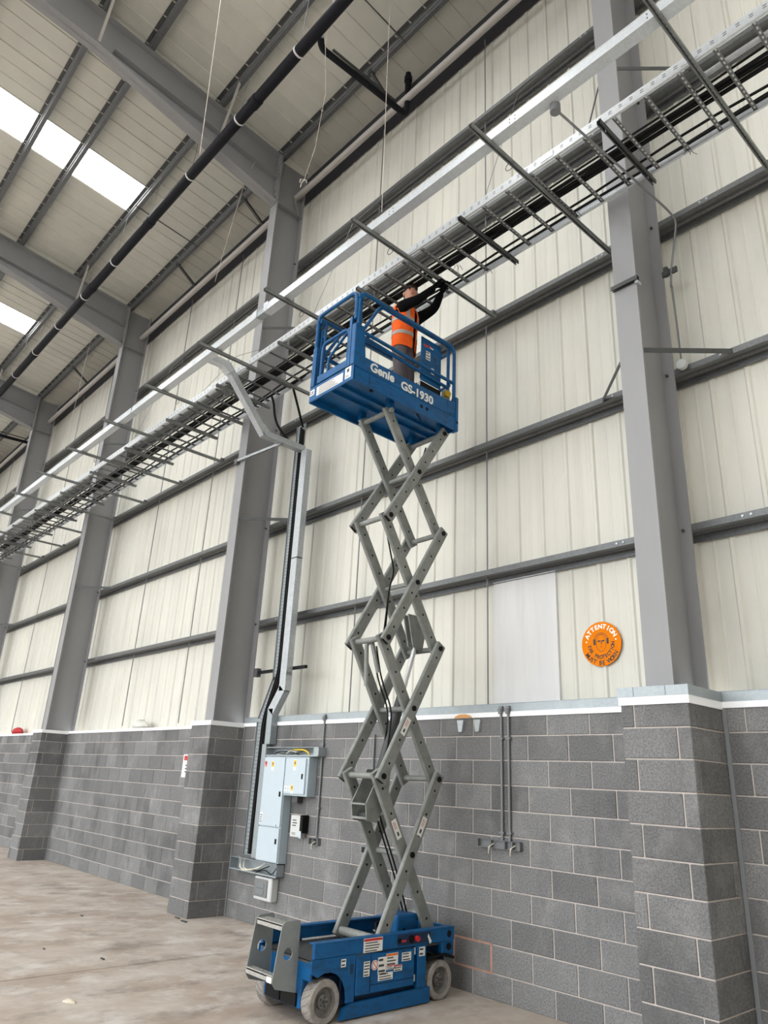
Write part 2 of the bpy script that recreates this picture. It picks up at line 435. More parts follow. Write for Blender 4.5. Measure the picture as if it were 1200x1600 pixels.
MB().cyl((CX + .012, .02, 12.30), (5.6, .02, 12.30), .057, 14).build('eaves_tie_tube', 'tube_grey', label='round grey eaves tie tube right of ' + COLNAME[0], cat='tube', group='eaves tie tubes', smooth=True)

# ================================================================== COLUMNS AND RAFTERS
YF, YB, FW = -.44, .16, .228
RT = lambda y: 12.98 - .11 * (y + .44)
HB = lambda y: (11.86 + (12.66 - 11.86) * (-.44 - y) / 3.56) if y > -4 else 12.66 - .11 * (y + 4)
for k in range(5):
    x = xc(k); zb = 2.45 if k < 4 else 0
    c = empty('steel_column', (x, -.14, zb), ['grey painted steel column right of the ear protection sign', 'grey painted steel column beside the electrical boards',
              'grey painted steel column third from the right', 'grey painted steel column fourth from the right', 'grey painted steel column fifth from the right'][k], 'column', 'portal frame columns')
    MB().box(x - FW / 2, x + FW / 2, YF, YF + .02, zb, 12.98).build('front_flange', 'column_paint', c)
    MB().box(x - FW / 2, x + FW / 2, YB - .02, YB, zb, 12.95).build('back_flange', 'column_paint', c)
    MB().box(x - .006, x + .006, YF + .02, YB - .02, zb, 12.95).build('web', 'column_paint', c)
    for s in (-1, 1):
        MB().box(x + s * .006, x + s * FW / 2, YF + .02, YB - .02, 11.845, 11.86).build('stiffener', 'column_paint', c)
        MB().bar((x + s * .03, -.04, 12.28), (x + s * .03, .12, 11.88), .05, .012, (1, 0, 0)).build('gusset', 'column_paint', c)
        for gz in (GZ[1], GZ[3]):
            MB().bar((x + s * .10, YF + .03, gz + .01), (x + s * .66, .164, gz + .02), .006, .05).build('side_brace', 'dark_steel', c)
        for gz in GZ:
            MB().cyl((x + s * .05, YB - .02, gz), (x + s * .05, YB - .045, gz), .014, 6).build('bolt', 'dark_steel', c)
    # rafter
    r = empty('roof_rafter', (x, -.46, 11.86), 'grey haunched roof rafter springing from ' + COLNAME[k], 'rafter', 'portal frame rafters')
    ys = [YF - .012, -4.0, -14.0]
    MB().prism([(ys[0], HB(ys[0])), (ys[1], HB(ys[1])), (ys[2], HB(ys[2])), (ys[2], RT(ys[2])), (ys[0], RT(ys[0]))], lambda a, b, t: (t, a, b), x - .006, x + .006).build('web', 'column_paint', r)
    def flange(name, y0, y1, fz, th):
        q = [(y0, fz(y0)), (y1, fz(y1)), (y1, fz(y1) + th), (y0, fz(y0) + th)]
        MB().prism(q, lambda a, b, t: (t, a, b), x - FW / 2, x + FW / 2).build(name, 'column_paint', r)
    flange('top_flange', ys[0], ys[2], RT, -.018); flange('haunch_flange', ys[0], -4.0, HB, .016); flange('bottom_flange', -4.0, ys[2], HB, .016)
    midf = lambda y: RT(y) - .56
    flange('mid_flange', ys[0], -3.75, midf, -.014)
    MB().box(x - FW / 2, x + FW / 2, YF - .03, YF - .0005, 11.84, 12.99).build('end_plate', 'column_paint', r)
    for z in (11.98, 12.1, 12.5, 12.62, 12.74, 12.86):
        for s in (-1, 1): MB().cyl((x + s * .065, YF - .03, z), (x + s * .065, YF - .055, z), .018, 6).build('bolt', 'column_paint', r)
    for yy in (-1.82, -4.05):      # purlin stays
        MB().bar((x + .1, yy + .05, HB(yy) + .06), (x + .75, yy, RT(yy) + .02), .045, .006).build('stay', 'tube_grey', r)

MB().box(-33.3, -33.0, -28, .42, 0, 14.8).build('wall_left', 'cladding', kind='structure', label='plain cladding gable wall at the far left end')
# ================================================================== PURLINS AND ROOF
PY = [-.40, -1.82, -3.22, -4.05, -5.5, -6.95, -8.4, -9.85, -11.3, -12.75]
PLAB = ['purlin nearest the eaves', 'second purlin from the eaves', 'third purlin from the eaves', 'fourth purlin from the eaves', 'fifth purlin from the eaves', 'sixth purlin from the eaves', 'seventh purlin from the eaves', 'eighth purlin from the eaves', 'ninth purlin from the eaves', 'tenth purlin from the eaves']
for i, y in enumerate(PY):
    z = RT(y) + .004; h = .19
    pr = [(y + .075, z + .016), (y + .075, z), (y + .008, z), (y, z + .01), (y, z + .06), (y - .02, z + .075), (y - .02, z + .115), (y, z + .13), (y, z + h), (y - .07, z + h), (y - .07, z + h - .016)]
    MB().sheet(pr, .005, lambda a, b, t: (t, a, b), XL, XR).build('roof_purlin', 'dull_galvanised', label='galvanised ' + PLAB[i] + ' under the roof', cat='purlin', group='roof purlins')
RS = lambda y: RT(y) + .2
def roof_prof(w):
    p = [(0, 0)]
    for c in (.02, .33, .655):
        p.extend([(c - .02, 0), (c - .010, -.014), (c + .010, -.014), (c + .02, 0)] if c > .02 else [(.002, -.02), (.016, -.02), (.024, 0)])
    p.append((w - .003, 0)); return p
ce = MB().add([(-33, .42, RS(.42) + .12), (15, .42, RS(.42) + .12), (15, -14, RS(-14) + .12), (-33, -14, RS(-14) + .12)], [(0, 1, 2, 3)])
ce = MB()
for kb in range(-2, 5):      # outer roof skin, left open above the rooflights
    xa, xb = xc(kb + 1), xc(kb)
    s0, s1 = xc(kb) - 4 * PANW, xc(kb) - 3 * PANW
    for (a, b, ya, yb) in ((xa, s0, .42, -14), (s1, xb, .42, -14), (s0, s1, .42, -1.83)):
        q = [(ya, RS(ya) + .03), (yb, RS(yb) + .03), (yb, RS(yb) + .1), (ya, RS(ya) + .1)]
        ce.prism(q, lambda a_, b_, t: (t, a_, b_), a, b)
for kb in range(-2, 5):      # unseen far roof slope beyond the ridge, added to shape the light
    xa, xb = xc(kb + 1), xc(kb); s0, s1 = xc(kb) - 4 * PANW, xc(kb) - 3 * PANW
    for (a, b, ya, yb) in ((xa, s0, -14, -28), (s1, xb, -14, -28), (s0, s1, -26.4, -28)):
        zf = lambda y: RS(-14) + .11 * (y + 14)
        ce.prism([(ya, zf(ya) + .03), (yb, zf(yb) + .03), (yb, zf(yb) + .1), (ya, zf(ya) + .1)], lambda a_, b_, t: (t, a_, b_), a, b)
ce = ce.build('ceiling', 'roof_liner', kind='structure', label='pale profiled metal roof lining')
rp = {}
def roof_panel(x, y0, y1):
    key = (y0, y1)
    if key not in rp:
        b = MB().sheet(roof_prof(PANW), .003, lambda a, bb, t: (a, t, bb + RS(t)), y0, y1)
        me = bpy.data.meshes.new('roof_panel'); me.from_pydata(b.v, [], b.f); me.materials.append(MATS['roof_liner']); rp[key] = me
    o = bpy.data.objects.new('roof_panel', rp[key]); COL.objects.link(o); o.parent = ce; o.location = V((x, 0, 0)) - ORG[ce.name]
wn = 0
BAYN = {-2: 'second unseen bay added on the right for light', -1: 'unseen bay added on the right for light', 0: 'bay above the lift', 1: 'bay left of the second column', 2: 'bay left of the third column', 3: 'bay left of the fourth column', 4: 'bay left of the fifth column'}  # bays past the right edge are out of view, added for their light
for kb in range(-2, 5):
    for j in range(7):
        x = xc(kb) - PANW * (j + 1)
        if j == 3:
            roof_panel(x, .42, -1.8)
            wn += 1
            q = [(-1.8, RS(-1.8)), (-14, RS(-14)), (-14, RS(-14) + .012), (-1.8, RS(-1.8) + .012)]
            wv = MB().prism(q, lambda a, b, t: (t, a, b), x + .01, x + PANW - .01).build('window_%d' % wn, 'rooflight', kind='structure', label='bright translucent rooflight strip, ' + BAYN[kb])
            fr = MB()
            for xx in (x + .02, x + .10):
                q2 = [(-1.79, RS(-1.79) - .014), (-14, RS(-14) - .014), (-14, RS(-14)), (-1.79, RS(-1.79))]
                fr.prism(q2, lambda a, b, t: (t, a, b), xx, xx + .018)
            fr.build('window_frame', 'white_trim', wv)
            zf = lambda y: RS(-14) + .11 * (y + 14); wn += 1
            MB().prism([(-14, zf(-14)), (-26.4, zf(-26.4)), (-26.4, zf(-26.4) + .012), (-14, zf(-14) + .012)], lambda a, b, t: (t, a, b), x + .01, x + PANW - .01).build('window_%d' % wn, 'rooflight', kind='structure', label='rooflight strip added on the unseen far roof slope, ' + BAYN[kb])  # out of view, added as extra light from the far slope
        else: roof_panel(x, .42, -14)

# ================================================================== ROOF PIPEWORK AND CORDS
dp = empty('drain_pipe', (-8, -1.9, 11.8), 'long black drainage pipe slung under the roof', 'pipe')
MB().cyl((-30, -1.9, 11.88), (2.5, -1.9, 11.88), .088, 16).build('pipe', 'black_pipe', dp, smooth=True)
for i in range(18):
    x = .4 - i * 1.66
    c = MB().lathe((x, -1.9, 11.88), (1, 0, 0), [(.088, -.014), (.097, -.014), (.097, .014), (.088, .014)], 16, cap=False).build('pipe_clip', 'clip_white', dp, smooth=True)
    MB().cyl((x, -1.9, 11.97), (x, -1.83, 13.13), .004, 5).build('hanger_wire', 'conduit', c)
for x in (-1.2, -4.1, -7.9, -10.8, -14.7, -18):
    MB().cyl((x - .09, -1.9, 11.88), (x + .09, -1.9, 11.88), .099, 16).build('coupling', 'black_pipe', dp, smooth=True)
def outlet(x, lab):
    o = empty('roof_outlet_pipe', (x, -.8, 11.8), lab, 'pipe', 'roof outlet branch pipes')
    MB().tube(fillet([(x + .12, -1.815, 11.88), (x, -1.70, 11.86), (x, -1.4, 11.88), (x, .05, 11.96), (x, .05, 12.9)], .14), .05, 12).build('pipe', 'black_pipe', o, smooth=True)
    MB().lathe((x, .05, 12.72), (0, 0, 1), [(.05, 0), (.066, 0), (.066, .1), (.05, .1)], 14).build('collar', 'black_pipe', o, smooth=True)
    MB().bar((x, -1.5, 12.02), (x, -.2, 12.06), .04, .02).build('support_rail', 'dark_steel', o)
outlet(-2.62, 'black outlet pipe branching off the drain above the lift'); outlet(-20.8, 'black outlet pipe branching off the drain at the far left')
def cord(pts, lab, fray=False):
    o = MB().tube(pts, .0045, 5)
    if fray:
        e = V(pts[-1])
        for dx, dy in ((-.05, 0), (.05, .02), (0, -.06)): o.tube([e + V((0, 0, .05)), e + V((dx, dy, .02)), e + V((dx * 1.4, dy, -.05))], .008, 4)
    return o.build('hanging_cord', 'cord', label=lab, cat='cord', group='cords hanging from the roof')
cord([(-3.47, -3.0, 13.2), (-3.44, -3.0, 12.4), (-3.3, -3.0, 10.6), (-3.2, -3.0, 9.25)], 'pale cord hanging in front of the drain pipe')
cord([(-2.3, -1.75, 13.1), (-2.37, -1.8, 11.6), (-2.7, -1.5, 11.2), (-3.3, -1.2, 10.82), (-3.85, -1.0, 10.68)], 'pale cord with frayed end beside the pipe branch', True)
cord([(-1.95, -1, 13.1), (-1.93, -1, 12), (-1.88, -1, 10), (-1.85, -1, 8.75)], 'long pale cord hanging above the worker')
cord([(-5.6, -1, 12.4), (-5.86, -1, 12.2), (-6.2, -1, 11.2), (-6.5, -1, 10.2)], 'pale cord hanging left of ' + COLNAME[1])
cord([(-13.15, -.42, 13.0), (-13.2, -1, 12.6), (-13.3, -1, 11.2), (-13.4, -1, 9.0)], 'pale cord hanging beside ' + COLNAME[2])
for k, x in enumerate((-2.3, -9.1)):
    MB().cyl((x, -1.84, 13.14), (x, -.33, 12.98), .012, 6).build('purlin_tie_rod', 'dark_steel', label='thin dark tie rod between purlins, %s' % ('above the lift' if k == 0 else 'beyond the second rafter'), cat='rod', group='purlin tie rods')
for k, x in enumerate((-7.1, -3.1, .3, -10.0, -14.0, -16.6)):
    MB().bar((x, -.36, 12.99), (x, .17, 12.62), .05, .05).bar((x, -.36, 12.97), (x, -.36, 13.14), .09, .1, (0, 1, 0)).build('eaves_strut', 'dark_steel', label='short dark eaves strut, %s' %
        ['just left of ' + COLNAME[1], 'above the lift', 'nearest to ' + COLNAME[0], 'between the second and third columns', 'just left of ' + COLNAME[2], 'between the third and fourth columns'][k], cat='strut', group='eaves struts')

# ================================================================== STRUT CHANNELS, CABLE LADDER, TRUNKING
def channel(mb, p0, p1, w=.042, h=.042):
    """open strut channel, mouth down"""
    p0, p1 = V(p0), V(p1); d, s, u = frame(p1 - p0)
    a = w / 2
    mb.bar(p0 + u * (h - .0015), p1 + u * (h - .0015), w, .003)
    for q in (-1, 1):
        mb.bar(p0 + s * q * (a - .0015) + u * h / 2, p1 + s * q * (a - .0015) + u * h / 2, .003, h)
        mb.bar(p0 + s * q * (a - .007) + u * .0015, p1 + s * q * (a - .007) + u * .0015, .011, .003)
    return mb
ZS = 7.238
LONGX = [2.353 - 1.636 * i for i in range(15)]
nm = lambda i: 'nearest the right edge' if i == 0 else ORD[i] + ' from the right edge'
for i, x in enumerate(LONGX):
    o = empty('strut_channel', (x, -1, ZS), 'long slotted steel strut channel under ladder and trunking, ' + nm(i), 'strut channel', 'long support struts')
    channel(MB(), (x, -2.18, ZS), (x, .165, ZS)).build('channel', 'strut_steel', o)
    MB().box(x - .02, x + .02, .10, .164, ZS + .042, ZS + .09).build('end_bracket', 'dull_galvanised', o)
    if i < 6:
        sl = MB()
        for q in range(44): sl.box(x - .006, x + .006, -2.15 + q * .052, -2.125 + q * .052, ZS + .0378, ZS + .0386)  # bright strips stand in for light coming through the slots
        sl.build('slots', 'bright_galvanised', o)
SHORTX = [1.531 - 1.636 * i for i in range(14)]
for i, x in enumerate(SHORTX):
    o = empty('short_strut', (x, -.93, ZS), 'short steel strut channel clamped under the cable ladder, ' + nm(i), 'strut channel', 'short ladder struts')
    channel(MB(), (x, -1.41, ZS), (x, -.44, ZS)).build('channel', 'dark_steel' if i < 2 else 'strut_steel', o)
    for y in (-1.30, -.56): MB().cyl((x, y, ZS - .01), (x, y, 7.34), .006, 6).build('fixing_bolt', 'galvanised', o)
# cable ladder
YN, YFAR, ZR = -1.355, -.525, 7.282
ld = empty('cable_ladder', (-10, -.94, ZR), 'galvanised cable ladder carrying black cables along the wall', 'cable ladder')
def ladder_rail(y, s, nm_):
    pr = [(y - s * .022, ZR), (y, ZR), (y, ZR + .1), (y - s * .022, ZR + .1)]
    r = MB().sheet(pr, .003, lambda a, b, t: (t, a, b), XL, XR).build(nm_, 'bright_galvanised', ld)
    return r
rn = ladder_rail(YN, -1, 'side_rail'); rf = ladder_rail(YFAR, 1, 'side_rail')
sl = MB()
for i in range(130):
    x = 3.2 - i * .1
    for z in (.042, .064): sl.box(x, x + .03, YN - .0022, YN - .0012, ZR + z, ZR + z + .008)
sl.build('slots', 'dark_steel', rn)
for x in (2.33, .95, -.85, -2.6, -5.3, -7.7):
    b = MB().box(x - .07, x + .07, YN - .006, YN - .0016, ZR + .02, ZR + .085)
    bo = b.build('splice_plate', 'bright_galvanised', rn)
RX = [2.22 - .297 * i for i in range(100)]
rung = MB()
rung.sheet([(-.015, 0), (-.015, .018), (.015, .018), (.015, 0)], .003, lambda a, b, t: (a, t, b), YN + .002, YFAR - .002)
rung.cur = 1
for q in range(15): rung.box(-.007, .007, YN + .04 + q * .053, YN + .068 + q * .053, .0152, .0160)  # pale patches painted for light seen through the perforations
me = bpy.data.meshes.new('rung'); me.from_pydata(rung.v, [], rung.f); me.materials.append(MATS['rung_steel']); me.materials.append(MATS['sticker'])
me.polygons.foreach_set('material_index', rung.m)
for x in [3.11, 2.815, 2.517] + RX:
    o = bpy.data.objects.new('rung', me); COL.objects.link(o); o.parent = ld; o.location = V((x, 0, ZR + .012)) - ORG[ld.name]
# cables
def wob(y, z, amp, ph, r, lab, x0=XR, x1=XL, n=90):
    pts = []
    for i in range(n + 1):
        x = x0 + (x1 - x0) * i / n
        pts.append((x, y + amp * math.sin(x * 1.3 + ph) + amp * .6 * math.sin(x * 3.1 + ph * 2), z + .003 * math.sin(x * 2.1 + ph)))
    return MB().tube(pts, r, 6).build('power_cable', 'black_rubber', label=lab, cat='cable', group='cables on the ladder', smooth=True)
ZC = ZR + .034
cl = ['black cable in the thick band on the ladder, %s of six from the room side' % ORD[i] for i in range(6)]
for i in range(6): wob(-.975 + i * .025, ZC + .015 + (i % 2) * .012, .004, i, .0145, cl[i])
wob(-1.03, ZC + .012, .012, 7, .011, 'thin black cable beside the thick band on the ladder')
wob(-.67, ZC + .012, .022, 2.4, .013, 'wavy black cable on the wall half of the ladder')
wob(-.585, ZC + .012, .008, 4.4, .014, 'black cable next to the far ladder rail')
wob(-.565, ZC + .04, .008, 1.4, .012, 'upper black cable against the far ladder rail')
MB().cyl((5, -1.122, ZR + .057), (2.33, -1.124, ZR + .057), .024, 10).build('steel_conduit_length', 'galvanised', label='loose steel tube lying along the ladder rungs at the right', cat='tube', smooth=True)
# cable tie tails on rungs
for i, (x, y) in enumerate(((2.2, -1.2), (1.9, -.6), (1.32, -.7), (1.05, -1.1), (.75, -.68), (.42, -.95), (.15, -1.05), (-.45, -.62), (-.65, -.9), (-1.55, -.66))):
    tt = MB()
    for q in range(3): tt.tube([(x + q * .02, y + q * .03, ZR), (x + q * .02 + .02, y + q * .03 + .01, ZR - .04), (x + q * .05, y + q * .02, ZR - .07 - .02 * q)], .003, 4)
    tt.build('cable_tie', 'black', label='black cable tie tails hanging under the ladder, %s from the right' % ORD[i], cat='cable tie', group='cable ties on the ladder rungs')
# main trunking
Y0, Y1, Z0, Z1 = -1.915, -1.805, 7.281, 7.385
def trunk_box(mb, x0, x1): return mb.box(x0, x1, Y0, Y1, Z0, Z1)
tr = empty('cable_trunking', (-4, -1.86, Z0), 'bright galvanised square trunking running the length of the wall', 'trunking')
for xa, xb in ((-2.98, XR), (-6.9, -3.16), (XL, -6.93)):
    trunk_box(MB(), xa, xb).build('trunking_length', 'bright_galvanised', tr)
    MB().box(xa, xb, Y0 - .0015, Y1 + .0015, Z1 - .012, Z1 + .0015).build('lid', 'bright_galvanised', tr)
MB().box(-3.2, -2.94, Y0 + .004, Y1 - .02, Z0 + .004, Z1 - .02).build('joint_piece', 'flashing', tr)
MB().box(-2.995, -2.9, Y0 - .003, Y0, Z0 + .01, Z1 + .03).box(-3.25, -3.15, Y0 - .003, Y0, Z0 + .01, Z1 + .02).build('coupler', 'bright_galvanised', tr)
bo = MB()
for x in (2.3, .98, -.6, -2.96, -4.8, -5.9, -8.1):
    for dx in (-.03, .03):
        for dz in (.03, .07): bo.cyl((x + dx, Y0, Z0 + dz), (x + dx, Y0 - .004, Z0 + dz), .006, 6)
bo.build('screws', 'dark_steel', tr)
# angled branch down to the wall
br = empty('branch_trunking', (-4.53, -.9, 6.45), 'galvanised branch trunking cranked down to the wall at the boards', 'trunking')
xb_ = -4.53
def seg(a, b, w=.11, h=.1): return MB().bar(a, b, w, h)
seg((xb_, -1.80, 7.333), (xb_, -1.52, 7.333)).build('trunking_length', 'bright_galvanised', br)
seg((xb_, -1.54, 7.345), (xb_, -.78, 6.49)).build('trunking_length', 'galvanised', br)
seg((xb_, -.82, 6.50), (xb_, -.06, 6.50), .11, .09).build('trunking_length', 'galvanised', br)
MB().bar((xb_ + .002, -1.6, 7.335), (xb_ + .002, -1.47, 7.24), .115, .104).build('elbow', 'bright_galvanised', br)
MB().bar((xb_ + .002, -.86, 6.60), (xb_ + .002, -.74, 6.50), .115, .10).build('elbow', 'galvanised', br)
o = empty('support_strut', (-5.1, -.48, 6.5), 'slotted strut from the column to the branch trunking', 'strut channel')
channel(MB(), (-5.80, -.475, 6.53), (-4.50, -.475, 6.43)).build('channel', 'galvanised', o)
MB().box(-5.83, -5.75, -.50, -.441, 6.49, 6.58).build('clamp', 'dull_galvanised', o)
# drop: perforated tray and trunking down the wall
dt = empty('cable_tray', (-4.7, -.05, .75), 'perforated galvanised cable tray dropping down the wall to the boards', 'cable tray')
def tray_piece(p, q, wdt, nmz='tray_length'):
    p, q = V(p), V(q); d = (q - p).normalized(); s = V((1, 0, 0)); s = (s - d * s.dot(d)).normalized(); nn = d.cross(s)
    if nn.y > 0: nn = -nn
    m = MB(); m.bar(p, q, .003, wdt, s)
    for k in (-1, 1): m.bar(p + s * k * wdt / 2 + nn * .012, q + s * k * wdt / 2 + nn * .012, .024, .003, s)
    o = m.build(nmz, 'tray_steel', dt)
    L_ = (q - p).length; sm = MB(); i = 0
    while i * .05 < L_ - .03:
        c = p + d * (i * .05 + .02)
        sm.bar(c + nn * .0022 - s * wdt * .40, c + nn * .0022 - s * wdt * .02, .0012, .014, d) if False else sm.bar(c + nn * .0024 - s * wdt * .42, c + nn * .0024 + s * wdt * .42, .001, .012, d)
        i += 1
    sm.build('slots', 'tray_slot', o)
tray_piece((-4.66, -.03, 3.02), (-4.66, -.03, 6.98), .22)
tray_piece((-4.945, -.03, 2.46), (-4.66, -.03, 3.02), .21)
tray_piece((-4.955, -.03, .78), (-4.945, -.03, 2.46), .21)
vt = empty('drop_trunking', (-4.4, -.06, 2), 'galvanised trunking dropping down the wall beside the cable tray', 'trunking')
MB().box(-4.50, -4.36, -.11, -.012, 3.05, 6.45).build('trunking_length', 'galvanised', vt)
MB().box(-4.50, -4.36, -.115, -.012, 4.72, 4.735).build('seam', 'dark_steel', vt)
MB().bar((-4.43, -.061, 3.1), (-4.43, -.061, 2.85), .1, .14, (1, 0, 0)).build('elbow', 'galvanised', vt)
MB().bar((-4.43, -.061, 2.88), (-4.66, -.061, 2.58), .1, .14, (1, 0, 0)).build('trunking_length', 'galvanised', vt)
MB().bar((-4.66, -.061, 2.62), (-4.66, -.061, 2.16), .1, .12, (1, 0, 0)).build('trunking_length', 'flashing', vt)
MB().box(-4.80, -4.70, -.09, -.012, .77, 2.16).build('side_trunking', 'flashing', vt)
us = empty('support_strut', (-4.68, -.01, 3.16), 'black slotted strut behind the dropping tray', 'strut channel')
MB().box(-5.27, -4.08, -.0105, .03, 3.14, 3.18).build('channel', 'black', us)
MB().box(-5.31, -5.22, -.03, .04, 3.10, 3.22).build('clamp', 'dark_steel', us)
# big black feed cables down the tray
def cab(pts, r, lab, m='black_rubber', nm_='power_cable', grp='cables down the tray'):
    return MB().tube(fillet(pts, .15, 6), r, 8).build(nm_, m, label=lab, cat='cable', group=grp, smooth=True)
for i in range(5):
    dx = i * .021; yy = -.062 - .018 * (i % 2)
    cab([(-4.635 + dx, yy, 6.92 - .02 * i), (-4.625 + dx, yy, 3.1), (-4.885 + dx, yy, 2.5), (-4.895 + dx * .85, yy, 1.6), (-4.90 + dx * .6, yy, .80)], .0145,
        'black supply cable running down the tray, %s from the left' % ORD[i])
cab([(-4.58, -.07, 6.9), (-4.58, -.12, 7.02), (-4.45, -.28, 7.12), (-4.3, -.5, 7.30), (-4.25, -.56, 7.33), (-3.9, -.575, 7.335)], .018, 'black cable bending off the ladder onto the dropping tray')
cab([(-4.75, -.60, 7.32), (-4.72, -.56, 7.2), (-4.72, -.50, 6.9), (-4.66, -.36, 6.68), (-4.6, -.16, 6.54)], .018, 'black cable looping from the ladder into the branch trunking')
# conduit from the trunking across to the column
cn = empty('steel_conduit', (1.4, -.9, 7.2), 'thin steel conduit from the trunking across to the column', 'conduit')
MB().tube(fillet([(1.36, -1.79, 7.22), (1.47, -.1, 7.215), (1.49, .06, 7.16), (1.36, .10, 6.62), (1.345, .10, 6.45)], .08), .011, 8).build('pipe', 'conduit', cn, smooth=True)
MB().cyl((1.35, -1.80, 7.20), (1.35, -1.80, 7.285), .045, 14).build('junction_box', 'conduit', cn, smooth=True)
for i in (0, 1):
    MB().tube([(1.345 + .012 * i, .10, 6.46), (1.352 + .012 * i, .10, 6.0), (1.358 + .008 * i, .10, 5.6)], .0045, 5).build('loose_wire', 'conduit', cn)
MB().box(1.27, 1.42, .09, .115, 6.60, 6.66).box(1.30, 1.34, .06, .10, 6.58, 6.68).build('bracket', 'dark_steel', cn)
MB().cyl((1.36, .13, 5.56), (1.36, .085, 5.56), .05, 14).build('ceiling_rose', 'pvc', cn, smooth=True)
o = empty('strut_offcut', (1.17, -.46, 6.2), 'dark strut offcut clamped across the column right of the ear sign', 'strut channel')
channel(MB(), (1.02, -.465, 6.25), (1.29, -.465, 6.25)).build('channel', 'dark_steel', o)
MB().cyl((1.27, -.465, 6.24), (1.27, -.40, 6.24), .02, 6).build('clamp', 'galvanised', o)
for i, (x, y0, y1, z) in enumerate(((-1.14, 0, 0, 0), (-2.95, 0, 0, 0))):
    pass
for i, (x, z1) in enumerate(((.4, 10.8), (-2.5, 10.8), (-7.9, 10.8), (-5.35, 9.0))):
    MB().tube([(x, .15, z1), (x - .1, -.9, (z1 + 7.4) / 2), (x - .2, -1.35, 7.39)], .0035, 4).build('stay_wire', 'conduit', label='thin stay wire from the wall to the cable ladder, %s from the right' % ORD[i], cat='wire', group='stay wires')
for i, x in enumerate((LONGX[1], LONGX[2], LONGX[3], LONGX[5], LONGX[7], LONGX[9])):
    m = MB(); m.tube([(x + .05 * math.cos(t / 10 * 6.28), -1.62, ZS - .043 + .045 * math.sin(t / 10 * 6.28)) for t in range(11)], .004, 4)
    m.build('wire_loop', 'dark_steel', label='small loop of wire hanging from a long strut, %s from the right' % ORD[i], cat='wire', group='wire loops under the struts')

# ================================================================== ELECTRICAL BOARDS
def sticker(parent, face, a0, a1, z0, z1, pos, m='sticker', name='label_sticker', t=.0012):
    """face '-y': a is x ; face '+x': a is y ; face '-yq' same as -y"""
    if face == '-y': return MB().box(a0, a1, pos - t, pos, z0, z1).build(name, m, parent)
    return MB().box(pos, pos + t, a0, a1, z0, z1).build(name, m, parent)
def ink(parent, face, a0, a1, z0, z1, pos, n=4, m='sticker_ink'):
    mb = MB(); h = (z1 - z0) / (n * 2)
    for i in range(n):
        zz = z0 + h * (2 * i + .6); e = a1 - (a1 - a0) * (.05 + .35 * random.random())
        if face == '-y': mb.box(a0 + (a1 - a0) * .08, e, pos - .0006, pos, zz, zz + h * .8)
        else: mb.box(pos, pos + .0006, a0 + (a1 - a0) * .08, e, zz, zz + h * .8)
    return mb.build('printing', m, parent)
def warn(parent, x, z, w_, y):
    s1 = sticker(parent, '-y', x, x + w_, z, z + w_ * 2.1, y); sticker(s1, '-y', x + .003, x + w_ - .003, z + w_ * .75, z + w_ * 2.0, y - .0012, 'sticker_yellow', 'warning_panel')
    MB().prism([(x + w_ * .5, z + w_ * 1.85), (x + w_ * .8, z + w_ * 1.25), (x + w_ * .2, z + w_ * 1.25)], lambda a, b, t: (a, t, b), y - .0032, y - .0026).build('warning_triangle', 'sticker_ink', s1)
D = -.125
bd = empty('distribution_board', (-4.38, -.06, .75), 'tall pale grey distribution board with two doors', 'electrical board')
MB().cbox(-4.63, -4.15, D, -.002, .752, 2.0, .004).build('cabinet', 'panel_side', bd)
dd = MB().cbox(-4.622, -4.158, D - .018, D, 1.165, 1.99, .003).build('door', 'panel_grey', bd)
MB().cbox(-4.225, -4.195, D - .026, D - .018, 1.52, 1.58, .002).build('latch', 'black', dd)
MB().cyl((-4.24, D - .03, 1.185), (-4.24, D - .018, 1.185), .012, 8).build('hinge_pin', 'chrome', dd)
warn(dd, -4.45, 1.83, .055, D - .018)
s1 = sticker(dd, '-y', -4.605, -4.56, 1.87, 1.94, D - .018, 'sticker_red'); ink(s1, '-y', -4.605, -4.56, 1.87, 1.90, D - .0192, 3, 'sticker')
s1 = sticker(dd, '-y', -4.605, -4.55, 1.20, 1.32, D - .018); ink(s1, '-y', -4.605, -4.55, 1.20, 1.3, D - .0192, 4)
d2 = MB().cbox(-4.622, -4.158, D - .018, D, .765, 1.15, .003).build('door', 'panel_grey', bd)
MB().cbox(-4.225, -4.195, D - .026, D - .018, .97, 1.03, .002).build('latch', 'black', d2)
b2 = empty('distribution_board', (-3.89, -.06, 1.53), 'square pale grey distribution board beside the tall one', 'electrical board')
MB().cbox(-4.14, -3.655, D - .01, -.002, 1.54, 2.0, .004).build('cabinet', 'panel_side', b2)
d3 = MB().cbox(-4.125, -3.70, D - .028, D - .01, 1.565, 1.98, .003).build('door', 'panel_grey', b2)
MB().cbox(-3.765, -3.74, D - .036, D - .028, 1.74, 1.80, .002).build('latch', 'black', d3)
warn(d3, -3.95, 1.84, .06, D - .028); warn(d3, -3.97, 1.565, .05, D - .028)
for i in range(3):
    for j in range(2): sticker(d3, '-y', -4.12 + i * .05, -4.09 + i * .05, 1.59 + j * .04, 1.615 + j * .04, D - .028)
MB().cbox(-4.02, -3.9, -.09, -.01, 1.46, 1.54, .004).build('cable_gland_box', 'dark_steel', b2)
